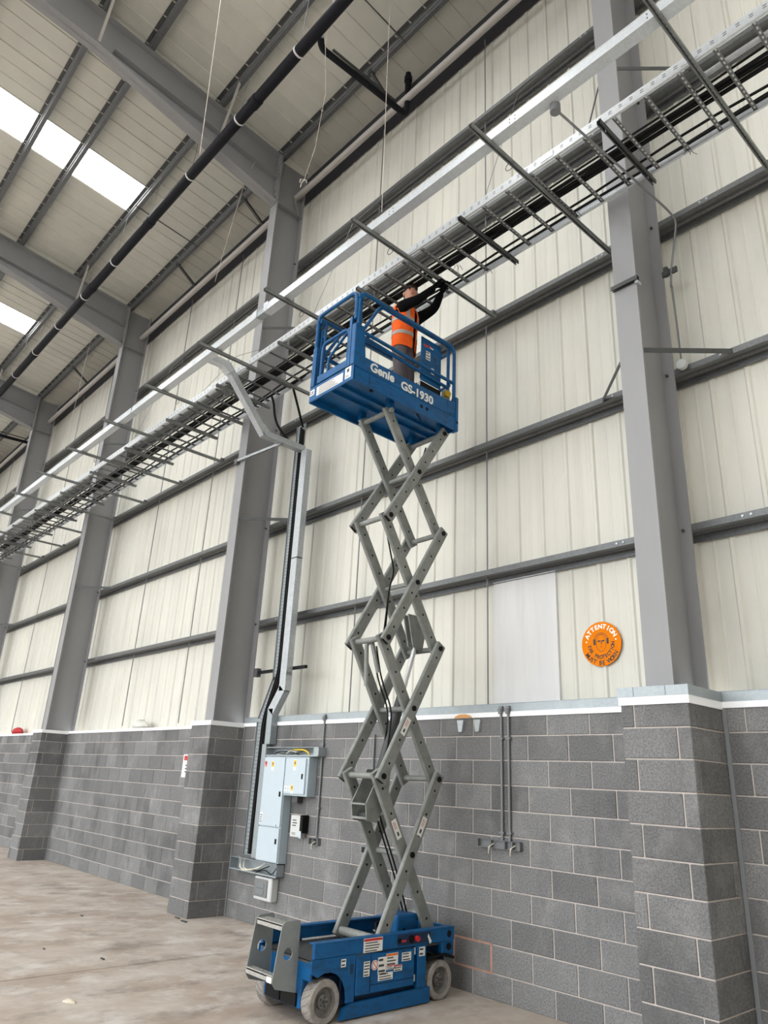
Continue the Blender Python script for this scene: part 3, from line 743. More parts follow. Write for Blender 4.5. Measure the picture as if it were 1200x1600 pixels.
# open trunking above and below the boards
def open_trunk(x0, x1, z0, z1, lab, wires):
    o = empty('open_trunking', ((x0 + x1) / 2, -.06, z0), lab, 'trunking')
    MB().box(x0, x1, -.006, -.002, z0, z1).box(x0, x1, -.12, -.002, z0, z0 + .004).box(x0, x1, -.12, -.002, z1 - .004, z1).box(x0, x0 + .004, -.12, -.002, z0, z1).box(x1 - .004, x1, -.12, -.002, z0, z1).build('trough', 'flashing', o)
    for z in (z0, z1): MB().box(x0, x1, -.123, -.119, z - .004, z + .014 if z == z0 else z + .004).build('lip', 'flashing', o)
    for i, (pts, r, m) in enumerate(wires): MB().tube(fillet(pts, .05, 4), r, 6).build('wire', m, o, smooth=True)
    return o
wt = [([(-4.55, -.06, 2.02), (-4.4, -.08, 2.07), (-4.1, -.05, 2.06), (-3.95, -.07, 2.02)], .006, 'black_rubber'), ([(-4.3, -.05, 2.02), (-4.15, -.09, 2.08), (-4.0, -.06, 2.05)], .006, 'cream_cable'),
      ([(-4.1, -.06, 2.09), (-3.85, -.10, 2.09), (-3.74, -.1, 2.06), (-3.72, -.09, 2.02)], .011, 'yellow_cable'), ([(-4.5, -.07, 2.06), (-4.2, -.06, 2.03), (-3.8, -.08, 2.08)], .006, 'dark_steel')]
open_trunk(-4.64, -3.52, 2.01, 2.115, 'open galvanised trunking with loose wires above the boards', wt)
MB().box(-3.60, -3.50, -.1215, -.002, 2.012, 2.113).build('trunking_end', 'flashing', label='closed end piece of the trunking above the boards', cat='trunking')
wl = [([(-5.05, -.06, .73), (-5.02, -.12, .64), (-4.85, -.13, .61), (-4.6, -.1, .66), (-4.5, -.07, .73)], .007, 'cream_cable'), ([(-5.0, -.05, .73), (-4.95, -.1, .63), (-4.75, -.12, .62), (-4.55, -.08, .69)], .007, 'cream_cable'),
      ([(-4.8, -.06, .62), (-4.6, -.1, .63), (-4.4, -.07, .70)], .006, 'black_rubber'), ([(-4.7, -.08, .60), (-4.5, -.06, .65), (-4.3, -.09, .61), (-4.25, -.06, .70)], .006, 'black_rubber'),
      ([(-5.08, -.08, .75), (-4.95, -.13, .60), (-4.7, -.125, .645)], .005, 'cream_cable')]
open_trunk(-5.24, -4.17, .598, .742, 'open galvanised trunking with pale looping wires under the boards', wl)
# isolator, small consumer unit, conduit drops
io = empty('isolator_switch', (-3.88, -.06, 1.07), 'small pale isolator switch right of the tall board', 'switch box')
MB().cbox(-4.0, -3.80, -.09, -.002, 1.075, 1.32, .006).build('case', 'pvc', io)
MB().cbox(-3.80, -3.745, -.10, -.002, 1.13, 1.33, .005).build('lever_housing', 'black', io)
MB().cbox(-3.80, -3.755, -.103, -.1, 1.07, 1.15, .001).build('tag', 'panel_grey', io)
ink(io, '-y', -3.97, -3.86, 1.19, 1.28, -.09, 3); ink(io, '-y', -3.97, -3.88, 1.10, 1.13, -.09, 2)
du = empty('consumer_unit', (-4.44, -.07, .3), 'white plastic consumer unit with smoked cover under the trunking', 'electrical box')
MB().cbox(-4.64, -4.26, -.11, -.002, .315, .575, .012).build('case', 'pvc', du)
MB().cbox(-4.62, -4.34, -.124, -.11, .355, .553, .006).build('cover', 'smoked', du)
for zz in (.38, .455): MB().cbox(-4.56, -4.40, -.130, -.124, zz, zz + .06, .003).build('breaker_row', 'tray_slot', du)
MB().cyl((-4.36, -.122, .52), (-4.36, -.115, .52), .01, 8).cyl((-4.36, -.122, .37), (-4.36, -.115, .37), .01, 8).build('screws', 'black', du)
def conduit_drop(x, z0, z1, box, lab, saddles, flare=True):
    o = empty('wall_conduit', (x, -.02, z0), lab, 'conduit', 'conduit drops on the blockwork')
    MB().cyl((x, -.02, z0), (x, -.02, z1), .0125, 10).build('pipe', 'conduit', o, smooth=True)
    if flare: MB().cyl((x, -.03, z1), (x, -.03, z1 + .05), .022, 12, .028).box(x - .02, x + .02, -.035, -.009, z1 + .04, z1 + .075).build('entry_box', 'conduit', o, smooth=False)
    for z in saddles: MB().box(x - .028, x + .028, -.036, -.001, z - .008, z + .008).build('saddle', 'conduit', o)
    if box:
        x0, x1, zz0, zz1 = box
        MB().box(x0, x1, -.006, -.001, zz0, zz1).box(x0, x1, -.045, -.001, zz0, zz0 + .004).box(x0, x1, -.045, -.001, zz1 - .004, zz1).box(x0, x0 + .004, -.045, -.001, zz0, zz1).box(x1 - .004, x1, -.045, -.001, zz0, zz1).box((x0 + x1) / 2 - .002, (x0 + x1) / 2 + .002, -.045, -.001, zz0, zz1).build('back_box', 'conduit', o)
        for q in range(2): MB().tube([((x0 + x1) / 2 + .02 * q, -.02, zz0 + .04), ((x0 + x1) / 2 - .01 * q, -.06, zz0 + .01), ((x0 + x1) / 2 - .02, -.05, zz0 - .03 - .02 * q)], .004, 5).build('loose_wire', 'cream_cable', o)
conduit_drop(-3.553, 1.09, 2.44, (-3.67, -3.49, 1.015, 1.09), 'grey conduit dropping to an open box right of the boards', (1.42, 2.16))
conduit_drop(-.742, 1.295, 2.43, (-1.025, -.705, 1.222, 1.295), 'left one of two conduits dropping to open boxes right of the lift', (1.36, 2.2))
conduit_drop(-.655, 1.295, 2.43, (-.70, -.526, 1.222, 1.295), 'right one of two conduits dropping to open boxes right of the lift', (1.36, 2.2))
conduit_drop(-2.60, 1.075, 2.26, (-2.70, -2.55, 1.01, 1.075), 'grey conduit and box hidden behind the scissor arms', (1.5,), False)
for i, x in enumerate((-1.272, -1.046)):
    m = MB().prism([(x - .045, 2.385), (x + .045, 2.385), (x + .022, 2.27), (x - .022, 2.27)], lambda a, b, t: (a, t, b), -.03, -.001)
    m.build('wall_lug', 'galvanised', label='%s small tapered metal lug under the flashing right of the lift' % ('left' if i == 0 else 'right'), cat='bracket', group='wall lugs')
MB().prism([(-1.37, 2.406), (-1.12, 2.406), (-1.14, 2.428), (-1.22, 2.446), (-1.30, 2.444), (-1.35, 2.424)], lambda a, b, t: (a, t, b), -.0155, -.0142).build('rust_stain', 'rust', label='orange rust stain on the white trim above the lugs', cat='stain')
# safety notice on second pier
n = empty('safety_notice', (-6.9, -.01, 1.75), 'white and red safety notice on the wall left of the second pier', 'sign')
MB().box(-7.13, -6.86, -.006, -.001, 1.68, 2.02).build('board', 'sticker', n); MB().box(-7.10, -6.89, -.0072, -.006, 1.93, 2.0).build('header', 'sticker_red', n); ink(n, '-y', -7.05, -6.89, 1.74, 1.88, -.006, 3)
# ear protection sign
es = empty('ear_protection_sign', (.187, .335, 2.87), 'round orange ear protection sign on the cladding', 'sign')
YS = .3475; SX, SZ, SR = .187, 3.083, .212
MB().lathe((SX, YS, SZ), (0, -1, 0), [(SR, 0), (SR, .004)], 48).build('disc', 'sign_orange', es)
def put_letter(mb, ch, ang, rad, size, out=True, sx=1.0):
    vs, fs = text_geo(ch, size, .002 if out else .0017)
    if not vs: return
    xs = [p[0] for p in vs]; cxm = (min(xs) + max(xs)) / 2
    r = math.radians(ang); er = V((math.cos(r), math.sin(r)))
    u = er if out else -er; t = V((u.y, -u.x))
    base = er * rad
    P = [base + t * ((px - cxm) * sx) + u * py for px, py in vs]
    mb.add([(SX + p.x, YS - .0052, SZ + p.y) for p in P], fs)
m = MB()
for i, ch in enumerate('ATTENTION'): put_letter(m, ch, 151 - i * (122 / 8), .146, .062, True)
m.build('lettering', 'sign_white', es)
m = MB()
for i, ch in enumerate('EAR PROTECTION'):
    if ch != ' ': put_letter(m, ch, 188 + i * (170 / 13), .142, .050, False, .88)
for i, ch in enumerate('MUST BE WORN'):
    if ch != ' ': put_letter(m, ch, 213 + i * (114 / 11), .199, .058, False, .9)
m.build('lettering', 'sign_black', es)
# face with ear defenders
def ring2d(cx, cz, rx, rz, w_, a0=0, a1=360, n=36):
    mb = MB(); A = []; B = []
    for i in range(n + 1):
        t = math.radians(a0 + (a1 - a0) * i / n); A.append((cx + rx * math.cos(t), YS - .005, cz + rz * math.sin(t))); B.append((cx + (rx - w_) * math.cos(t), YS - .005, cz + (rz - w_) * math.sin(t)))
    k = len(A); mb.add(A + B, [(i, i + 1, k + i + 1, k + i) for i in range(k - 1)]); return mb
f = ring2d(SX, SZ + .008, .054, .083, .004)
g = ring2d(SX, SZ + .04, .074, .068, .003, 0, 180); h = ring2d(SX, SZ + .04, .064, .058, .003, 0, 180)
for q in (g, h): f.add(q.v, q.f)
for s in (-1, 1):
    f.box(SX + s * .082, SX + s * .06, YS - .0056, YS - .0044, SZ - .005, SZ + .05)
    f.add([(SX + s * .004, YS - .0052, SZ + .034), (SX + s * .042, YS - .0052, SZ + .034), (SX + s * .028, YS - .0052, SZ + .018), (SX + s * .012, YS - .0052, SZ + .02)], [(0, 1, 2, 3)])
f.add([(SX, YS - .0052, SZ + .034), (SX + .012, YS - .0052, SZ - .004), (SX + .004, YS - .0052, SZ - .004), (SX - .004, YS - .0052, SZ + .02)], [(0, 1, 2, 3)])
f.box(SX - .012, SX + .012, YS - .0056, YS - .0044, SZ - .026, SZ - .023).box(SX - .004, SX + .004, YS - .0056, YS - .0044, SZ - .036, SZ - .033)
f.build('face_symbol', 'sign_black', es)
m = MB()
for s in (-1, 1): m.cyl((SX + s * .158, YS - .004, SZ + .03), (SX + s * .158, YS - .0052, SZ + .03), .008, 10)
m.build('dots', 'sign_white', es)

# ================================================================== ODDS AND ENDS
m = MB()
rings = []
for i, (r, z) in enumerate(((.2, 0), (.24, .05), (.17, .11), (.06, .15))):
    rings.append([(-9.25 + r * (1 + .25 * math.sin(k * 2.3 + i)) * math.cos(k * .524), .17 + .55 * r * math.sin(k * .524), 2.453 + z * (1 + .2 * math.sin(k * 1.7))) for k in range(12)])
m.loft(rings).build('plastic_bag', 'plastic_bag', label='crumpled pale plastic bag on the wall ledge', cat='bag', smooth=True)
m = MB(); rings = []
for i, (r, z) in enumerate(((.22, 0), (.26, .06), (.2, .13), (.07, .17))):
    rings.append([(-16.3 + r * (1 + .15 * math.sin(k * 2.1 + i)) * math.cos(k * .524), .17 + .5 * r * math.sin(k * .524), 2.453 + z) for k in range(12)])
m.loft(rings).build('red_bundle', 'hedge_red', label='small dark red bundle on the far left wall ledge', cat='bundle', smooth=True)
m = MB(); rings = []
for z, q in ((.001, 1), (.012, .9), (.02, .5)):
    rings.append([(-2.70 + q * .07 * (1 + .4 * math.sin(k * 1.9)) * math.cos(k * .628), -3.04 + q * .04 * (1 + .3 * math.cos(k * 2.7)) * math.sin(k * .628), z) for k in range(10)])
m.loft(rings).build('floor_scrap', 'debris', label='pale torn scrap lying on the concrete floor', cat='scrap', smooth=True)
for i, (x, y, s) in enumerate(((-3.92, -2.27, .035), (-5.55, -.62, .05), (-5.3, -.66, .06), (-4.6, -2.6, .02), (-6.2, -1.6, .03))):
    MB().cbox(x - s, x + s, y - s * .3, y + s * .3, 0, .012, .003).build('floor_chip', 'dark_steel', label=['small dark chip on the floor left of the lift', 'dark splinter at the foot of the second pier', 'longer dark splinter by the second pier', 'tiny dark chip on the open floor', 'small dark chip near the left wall'][i], cat='debris', group='debris on the floor')

# ================================================================== SCISSOR LIFT
LX0, LX1 = -1.86, -1.12          # far and near side
LY0, LY1 = -1.86, -.25           # ladder end, wall end
lift = empty('scissor_lift', (-1.49, -1.05, 0), 'blue scissor lift raised on grey scissor arms beside the wall', 'scissor lift')
XM = (LX0 + LX1) / 2
# chassis
ch = MB().cbox(-1.76, -1.22, LY0 + .05, LY1 - .02, .09, .30, .01).cbox(-1.80, -1.18, -1.52, -.60, .09, .42, .008)
ch = ch.build('chassis', 'dark_blue', lift)
MB().box(LX0 + .04, LX1 - .04, LY0, LY1, .418, .432).build('deck_plate', 'dark_steel', ch)
for s, xo, xi in ((1, LX1, LX1 - .035), (-1, LX0, LX0 + .035)):
    m = MB().cbox(min(xo, xi), max(xo, xi), LY0 + .015, LY1, .445, .555, .006).cbox(xo - s * .075, xo, LY0 + .015, LY1, .545, .556, .003)
    r = m.build('side_rail', 'blue_paint', lift)
    # wheel-arch fender plates
    cy, cz, rr = -1.70, .155, .195
    pts = [(LY0, .445), (LY0, .36), (cy - .13, .36)]
    pts = [(LY0, .445), (LY0, .355)] + [(cy + rr * math.cos(math.radians(a)), cz + rr * math.sin(math.radians(a))) for a in (120, 100, 80, 60, 40, 20, 0)] + [(cy + rr, .12), (-1.42, .12), (-1.42, .445)]
    MB().prism(pts, lambda a, b, t: (t, a, b), xo - s * .012, xo - s * .002).build('fender', 'blue_paint', lift)
    MB().cbox(min(xo - s * .05, xo), max(xo - s * .05, xo), -.715, -.61, .12, .445, .004).build('door_post', 'blue_paint', lift)
    MB().cbox(min(xo - s * .06, xo - s * .01), max(xo - s * .06, xo - s * .01), -.40, LY1, .33, .445, .004).build('end_bracket', 'blue_paint', lift)
    # pothole guard
    MB().prism([(-1.56, .015), (-.57, .012), (-.57, .125), (-1.46, .115), (-1.53, .085)], lambda a, b, t: (t, a, b), xo - s * .02, xo + s * .01).build('pothole_guard', 'blue_paint', lift)
    MB().bar((xo - s * .02, -.60, .335), (xo - s * .02, -.36, .345), .06, .02).bar((xo - s * .02, -.36, .345), (xo - s * .02, -.26, .31), .06, .02).build('mud_flap', 'black_rubber', lift)
# near-side module door with labels
door = MB().cbox(LX1 - .06, LX1 + .004, -1.41, -.757, .155, .43, .006).build('module_door', 'blue_paint', lift)
MB().box(LX1 + .004, LX1 + .005, -1.262, -1.257, .16, .425).box(LX1 + .004, LX1 + .005, -1.26, -.76, .212, .216).build('door_seam', 'black', door)
MB().cbox(LX1 - .03, LX1 + .002, -1.49, -1.43, .30, .40, .004).build('handle_frame', 'blue_paint', door)
MB().box(LX1 + .002, LX1 + .003, -1.475, -1.445, .315, .385).build('handle_recess', 'dark_blue', door)
for z in (.40, .2): MB().cyl((LX1 - .03, -.73, z - .025), (LX1 - .03, -.73, z + .025), .014, 8).build('hinge', 'chrome', door)
DX = LX1 + .004
def label_on(parent, y0, y1, z0, z1, pos, head=None, lines=3):
    s1 = sticker(parent, '+x', y0, y1, z0, z1, pos); h = (z1 - z0)
    if head: sticker(s1, '+x', y0 + .003, y1 - .003, z1 - h * .22, z1 - h * .04, pos + .0012, head, 'header', .0006)
    ink(s1, '+x', y0, y1, z0, z1 - (h * .25 if head else 0), pos + .0012, lines); return s1
label_on(door, -1.18, -1.09, .28, .40, DX); label_on(door, -1.09, -.955, .33, .418, DX, 'sticker_orange'); label_on(door, -1.085, -.985, .30, .335, DX, 'sticker_red', 2)
label_on(door, -1.0, -.905, .28, .325, DX, 'sticker_red', 2); label_on(door, -1.175, -1.01, .232, .285, DX, None, 3); label_on(door, -.91, -.80, .345, .408, DX, None, 3)
label_on(door, -1.335, -1.27, .28, .385, DX, None, 5)
m = MB(); m.cyl((DX + .0002, -1.215, .35), (DX + .001, -1.215, .35), .036, 20); sn = m.build('no_smoking_label', 'sticker', door)
mr = MB(); pts_ = [(-1.215 + .028 * math.cos(i * math.pi / 8), .35 + .028 * math.sin(i * math.pi / 8)) for i in range(17)]
for a, b in zip(pts_, pts_[1:]): mr.bar((DX + .0014, *a), (DX + .0014, *b), .005, .0006, (1, 0, 0))
mr.bar((DX + .0014, -1.232, .368), (DX + .0014, -1.198, .332), .005, .0006, (1, 0, 0)).build('prohibition_ring', 'sticker_red', sn)
RL = LX1 + .0002
label_on(lift, -1.344, -1.135, .447, .548, RL, 'sticker_red', 4)
label_on(lift, -1.57, -1.52, .37, .425, LX1 - .0018, None, 2); label_on(lift, -.70, -.63, .36, .43, LX1 + .0002, None, 2)
cp = MB().box(LX1 - .0005, LX1 + .0015, -.96, -.56, .46, .543).build('ground_controls', 'dark_blue', lift)
MB().cyl((LX1, -.74, .50), (LX1 + .03, -.74, .50), .022, 12).build('stop_button', 'red_plastic', cp); MB().cyl((LX1, -.80, .50), (LX1 + .012, -.80, .50), .03, 12).build('key_switch', 'black', cp)
MB().box(LX1 + .0015, LX1 + .0025, -.93, -.86, .485, .50).build('decal', 'sticker_red', cp); MB().cyl((LX1, -.945, .5), (LX1 + .015, -.945, .5), .018, 10).build('breaker', 'black', cp)
MB().bar((LX1 + .008, -.60, .51), (LX1 + .012, -.575, .45), .004, .014, (0, 1, 0)).bar((LX1 + .008, -.60, .52), (LX1 + .01, -.56, .46), .004, .008, (0, 1, 0)).build('paper_tag', 'sticker', cp)
for z in (.50, .40): MB().cyl((LX1 - .008, -.32, z), (LX1 + .0012, -.32, z), .028, 16).build('tie_down_hole', 'black', lift)
# ends
MB().cbox(LX0 + .02, LX1 - .02, LY0 + .002, LY0 + .03, .30, .432, .005).build('end_plate', 'blue_paint', lift)
MB().cbox(-1.74, -1.24, LY0 + .005, LY0 + .06, .10, .31, .006).build('front_box', 'blue_paint', lift)
for x in (-1.70, -1.485): MB().cbox(x, x + .20, LY0 - .012, LY0 + .01, .11, .20, .004).build('fork_pocket', 'black', lift)
MB().cbox(LX0 + .02, LX1 - .02, LY1 - .03, LY1 - .002, .30, .55, .005).build('end_plate', 'blue_paint', lift)
# wheels
def wheel(y, s):
    xo = LX1 - .004 if s > 0 else LX0 + .004
    w_ = empty('wheel', (0, 0, 0)); w_.parent = lift; w_.location = V((xo - s * .06, y, .1525)) - ORG[lift.name]; ORG[w_.name] = V((xo - s * .06, y, .1525))
    pr = [(.105, 0), (.142, 0), (.1525, -.012), (.1525, -.10), (.142, -.112), (.105, -.112), (.105, 0)]
    MB().lathe((xo, y, .1525), (s, 0, 0), pr, 32, cap=False).build('tyre', 'tyre', w_, smooth=True)
    MB().lathe((xo, y, .1525), (s, 0, 0), [(.001, -.1), (.106, -.1), (.106, -.003), (.099, -.003), (.088, -.04), (.055, -.046), (.047, -.022), (.02, -.016), (.001, -.016)], 28).build('rim', 'rim', w_, smooth=True)
    hb = MB()
    for k in range(5):
        a = k * 2 * math.pi / 5; hb.cyl((xo - s * .02, y + .032 * math.cos(a), .1525 + .032 * math.sin(a)), (xo - s * .008, y + .032 * math.cos(a), .1525 + .032 * math.sin(a)), .006, 6)
    hb.cyl((xo - s * .02, y, .1525), (xo - s * .004, y, .1525), .014, 8).build('lug_nuts', 'dark_steel', w_)
    td = MB()
    for k in range(18):
        a = k * 2 * math.pi / 18
        for dx, da in ((-.03, 0), (-.08, .17)):
            c = V((xo + s * dx, y + .1535 * math.cos(a + da), .1525 + .1535 * math.sin(a + da))); t = V((0, -math.sin(a + da), math.cos(a + da)))
            td.bar(c - t * .012 + V((s * .018, 0, 0)), c + t * .012 - V((s * .018, 0, 0)), .006, .001, (0, math.cos(a + da), math.sin(a + da)))
    td.build('tread_groove', 'rim', w_)
wheel(-1.71, 1); wheel(-.425, 1); wheel(-1.71, -1); wheel(-.425, -1)
# entry ladder
en = empty('entry_ladder', (0, 0, 0)); en.parent = lift; en.location = V((-1.48, -1.96, .2)) - ORG[lift.name]; ORG[en.name] = V((-1.48, -1.96, .2))
def plate(x):
    out = [(-1.865, .69), (-1.865, .20), (-2.05, .25), (-2.10, .33), (-2.045, .66), (-2.02, .69)]
    out = [(-1.865, .20), (-2.06, .245), (-2.095, .29), (-2.04, .665), (-2.015, .692), (-1.885, .70), (-1.865, .685)]
    cy, cz, r = -1.965, .47, .042; n = 24
    m = MB(); hole = [(cy + r * math.cos(2 * math.pi * i / n), cz + r * math.sin(2 * math.pi * i / n)) for i in range(n)]
    # radial projection of hole points on outline
    def hit(a):
        d = V((math.cos(a), math.sin(a))); best = None
        for p, q in zip(out, out[1:] + out[:1]):
            p = V(p) - V((cy, cz)); q = V(q) - V((cy, cz)); e = q - p; den = d.x * e.y - d.y * e.x
            if abs(den) < 1e-9: continue
            t = (p.x * e.y - p.y * e.x) / den; u = (p.x * d.y - p.y * d.x) / den
            if t > 0 and -1e-6 <= u <= 1 + 1e-6 and (best is None or t < best): best = t
        return (cy + d.x * best, cz + d.y * best)
    angs = sorted([2 * math.pi * i / n for i in range(n)] + [math.atan2(p[1] - cz, p[0] - cy) % (2 * math.pi) for p in out])
    O = [hit(a) for a in angs]; H = [(cy + r * math.cos(a), cz + r * math.sin(a)) for a in angs]; N_ = len(angs)
    vs = [(x - .004, *p) for p in O] + [(x - .004, *p) for p in H] + [(x + .004, *p) for p in O] + [(x + .004, *p) for p in H]
    fs = []
    for i in range(N_):
        j = (i + 1) % N_
        fs += [(i, N_ + i, N_ + j, j), (2 * N_ + i, 2 * N_ + j, 3 * N_ + j, 3 * N_ + i), (i, j, 2 * N_ + j, 2 * N_ + i), (N_ + i, 3 * N_ + i, 3 * N_ + j, N_ + j)]
    m.add(vs, fs); return m.build('side_plate', 'step_steel', en)
plate(-1.30); plate(-1.665)
for y, z, d_ in ((-1.98, .675, .11), (-2.06, .335, .07)):
    t = MB().cbox(-1.661, -1.304, y - d_ / 2, y + d_ / 2, z - .018, z, .003).cbox(-1.661, -1.304, y - d_ / 2, y - d_ / 2 + .008, z - .045, z - .004, .002).build('tread', 'tread', en)
    hm = MB()
    for i in range(14):
        for j in range(3): hm.cyl((-1.64 + i * .0245, y - d_ * .3 + j * d_ * .3, z), (-1.64 + i * .0245, y - d_ * .3 + j * d_ * .3, z + .003), .006, 6)
    hm.build('grip_studs', 'step_steel', t)
label_on(en, 0, 0, 0, 0, 0) if False else MB().box(-1.37, -1.305, -2.0965, -2.0955, .285, .325).build('label_sticker', 'sticker', en)
# equipment on the base
MB().cbox(-1.52, -1.30, -.80, -.53, .43, .65, .012).build('hydraulic_box', 'blue_paint', lift)
MB().cyl((-1.41, -.79, .60), (-1.41, -.805, .60), .018, 10).cyl((-1.298, -.72, .53), (-1.292, -.72, .53), .02, 10).build('box_port', 'black', lift)
MB().cyl((-1.62, -.6, .5), (-1.35, -.45, .66), .055, 12).build('pump_motor', 'step_steel', lift, smooth=True)
MB().cyl((-1.72, -1.10, .50), (-1.22, -1.10, .50), .036, 14).build('base_tube', 'arm_paint', lift, smooth=True)
for i in range(3): MB().tube(fillet([(-1.40 - i * .02, -.78, .5), (-1.33, -.92 - .02 * i, .48), (-1.38, -1.0, .56 + .02 * i), (-1.42, -.85, .6)], .05), .010, 6).build('hose', 'black_rubber', lift, smooth=True)

# scissor arms
ZL = [.50, 1.80, 3.05, 4.29, 5.49]; YLft = [-1.10, -1.155, -1.17, -1.21, -1.235]; YRgt = [-.43, -.435, -.445, -.435, -.445]
XO = (-1.195, -1.725); XI = (-1.262, -1.658)
def arm(x, ya, za, yb, zb, outer):
    p, q = V((x, ya, za)), V((x, yb, zb)); d = (q - p).normalized(); p2, q2 = p - d * .05, q + d * .05
    u = V((0, -d.z, d.y)); hw = .06; t = .022
    # rounded rectangular hollow section ends
    m = MB().bar(p2, q2, .044, .11, u)
    sec = [(-t, -hw + .008), (-t + .008, -hw), (t - .008, -hw), (t, -hw + .008), (t, hw - .008), (t - .008, hw), (-t + .008, hw), (-t, hw - .008)]
    m = MB(); r = lambda P: [P + V((a, 0, 0)) + u * b for a, b in sec]
    m.loft([r(p2), r(q2)])
    o = m.build('scissor_arm', 'arm_paint', lift)
    L_ = (q - p).length; hm = MB(); sgn = 1 if x > XM else -1
    for f in (.09, .26, .40, .62, .76, .92):
        c = p + d * (L_ * f)
        for sg in (1, -1): hm.cyl(c + V((sg * (t - .001), 0, 0)), c + V((sg * (t + .0008), 0, 0)), .012, 8)
    hm.build('bolt_hole', 'black', o)
    if outer:
        for P in (p, q, (p + q) / 2):
            MB().cyl(P + V((sgn * t, 0, 0)), P + V((sgn * (t + .012), 0, 0)), .026, 12).build('pivot_cap', 'black', o, smooth=True)
        for P, e in ((p2, -d), (q2, d)): MB().bar(P + e * .0005 - u * .04, P + e * .0005 + u * .04, .034, .001, e).build('end_opening', 'black', o)
    return o
first_arms = []
for i in range(4):
    for k in (0, 1):
        a_ = arm(XO[k], YLft[i], ZL[i], YRgt[i + 1], ZL[i + 1], True); b_ = arm(XI[k], YRgt[i], ZL[i], YLft[i + 1], ZL[i + 1], False)
        if k == 0: first_arms.append((a_, b_))
    cyy = (YLft[i] + YRgt[i + 1]) / 2; czz = (ZL[i] + ZL[i + 1]) / 2
    MB().cyl((XO[1], cyy, czz), (XO[0], cyy, czz), .026, 12).build('cross_tube', 'arm_paint', lift, smooth=True)
for i in range(1, 5):
    for y in (YLft[i], YRgt[i]): MB().cyl((XO[1], y, ZL[i]), (XO[0], y, ZL[i]), .028, 12).build('cross_tube', 'arm_paint', lift, smooth=True)
def arm_label(arm_o, p, q, f0, f1, x):
    p, q = V(p), V(q); d = q - p; m = MB(); un = V((0, -d.z, d.y)).normalized()
    a, b = p + d * f0 + V((x, 0, 0)), p + d * f1 + V((x, 0, 0))
    m.bar(a, b, .001, .06, un); s1 = m.build('label_sticker', 'sticker', arm_o)
    MB().bar(a.lerp(b, .15) + V((.001, 0, 0)), a.lerp(b, .35) + V((.001, 0, 0)), .0008, .022, un).build('pictogram', 'sticker_ink', s1)
    MB().bar(a.lerp(b, .5) + V((.001, 0, 0)) + un * .012, a.lerp(b, .9) + V((.001, 0, 0)) + un * .012, .0008, .006, un).bar(a.lerp(b, .5) + V((.001, 0, 0)) - un * .006, a.lerp(b, .85) + V((.001, 0, 0)) - un * .006, .0008, .005, un).build('red_print', 'sticker_red', s1)
arm_label(first_arms[0][0], (XO[0], YLft[0], ZL[0]), (XO[0], YRgt[1], ZL[1]), .62, .74, .0225)
arm_label(first_arms[0][1], (XI[0], YRgt[0], ZL[0]), (XI[0], YLft[1], ZL[1]), .60, .72, .0225)
arm_label(first_arms[1][0], (XO[0], YLft[1], ZL[1]), (XO[0], YRgt[2], ZL[2]), .30, .42, .0225)
# lift cylinders and brackets
cy_ = MB().cyl((-1.46, -.98, 1.70), (-1.46, -.70, 2.55), .05, 14).build('lift_cylinder', 'dark_steel', lift, smooth=True)
MB().cyl((-1.46, -.71, 2.52), (-1.46, -.50, 3.16), .026, 12).build('cylinder_rod', 'chrome', cy_, smooth=True)
MB().prism([(-.47, 3.02), (-.42, 3.24), (-.54, 3.40), (-.68, 3.40), (-.60, 3.08)], lambda a, b, t: (t, a, b), -1.50, -1.485).prism([(-.47, 3.02), (-.42, 3.24), (-.54, 3.40), (-.68, 3.40), (-.60, 3.08)], lambda a, b, t: (t, a, b), -1.43, -1.415).build('cylinder_bracket', 'arm_paint', lift)
bk = MB()
for x in (-1.56, -1.36): bk.prism([(-1.17, 1.42), (-1.05, 1.40), (-.92, 1.62), (-.90, 1.86), (-1.02, 1.86), (-1.19, 1.56)], lambda a, b, t: (t, a, b), x - .006, x + .006)
bk.box(-1.56, -1.36, -1.175, -1.165, 1.43, 1.45).box(-1.56, -1.36, -1.20, -1.16, 1.55, 1.565).build('cylinder_bracket', 'arm_paint', lift)
MB().cyl((-1.56, -1.08, 1.46), (-1.36, -1.08, 1.46), .03, 12).build('bracket_pin', 'dark_steel', lift, smooth=True)
for i in range(2):
    x = -1.42 - i * .05
    MB().tube(fillet([(x, -.55, .6), (x, -.72, 1.0), (x, -.98, 1.5), (x, -1.0, 1.75), (x, -.9, 2.0), (x, -.85, 2.4), (x, -1.02, 2.7), (x, -1.10, 3.0)], .12), .008, 6).build('hose', 'black_rubber', lift, smooth=True)
    if i < 2: MB().tube(fillet([(-1.31, -1.10 - .02 * i, 3.02), (-1.31, -1.06, 3.6), (-1.31, -1.0, 3.75), (-1.31, -1.15, 4.2), (-1.31, -.95, 4.6), (-1.31, -.7, 5.0), (-1.31, -.6, 5.3)], .12), .008, 6).build('hose', 'black_rubber', lift, smooth=True)
MB().box(-1.31, -1.285, -.62, -.54, .75, .752).bar((-1.29, -.47, .62), (-1.29, -.95, 1.52), .02, .085, (0, .88, .47)).build('cable_track', 'black_rubber', lift)
MB().tube(fillet([(-1.52, -1.12, 2.62), (-1.50, -1.16, 3.02), (-1.46, -1.13, 3.06), (-1.42, -1.06, 2.75)], .05), .022, 8).build('cable_guide', 'arm_paint', lift, smooth=True)

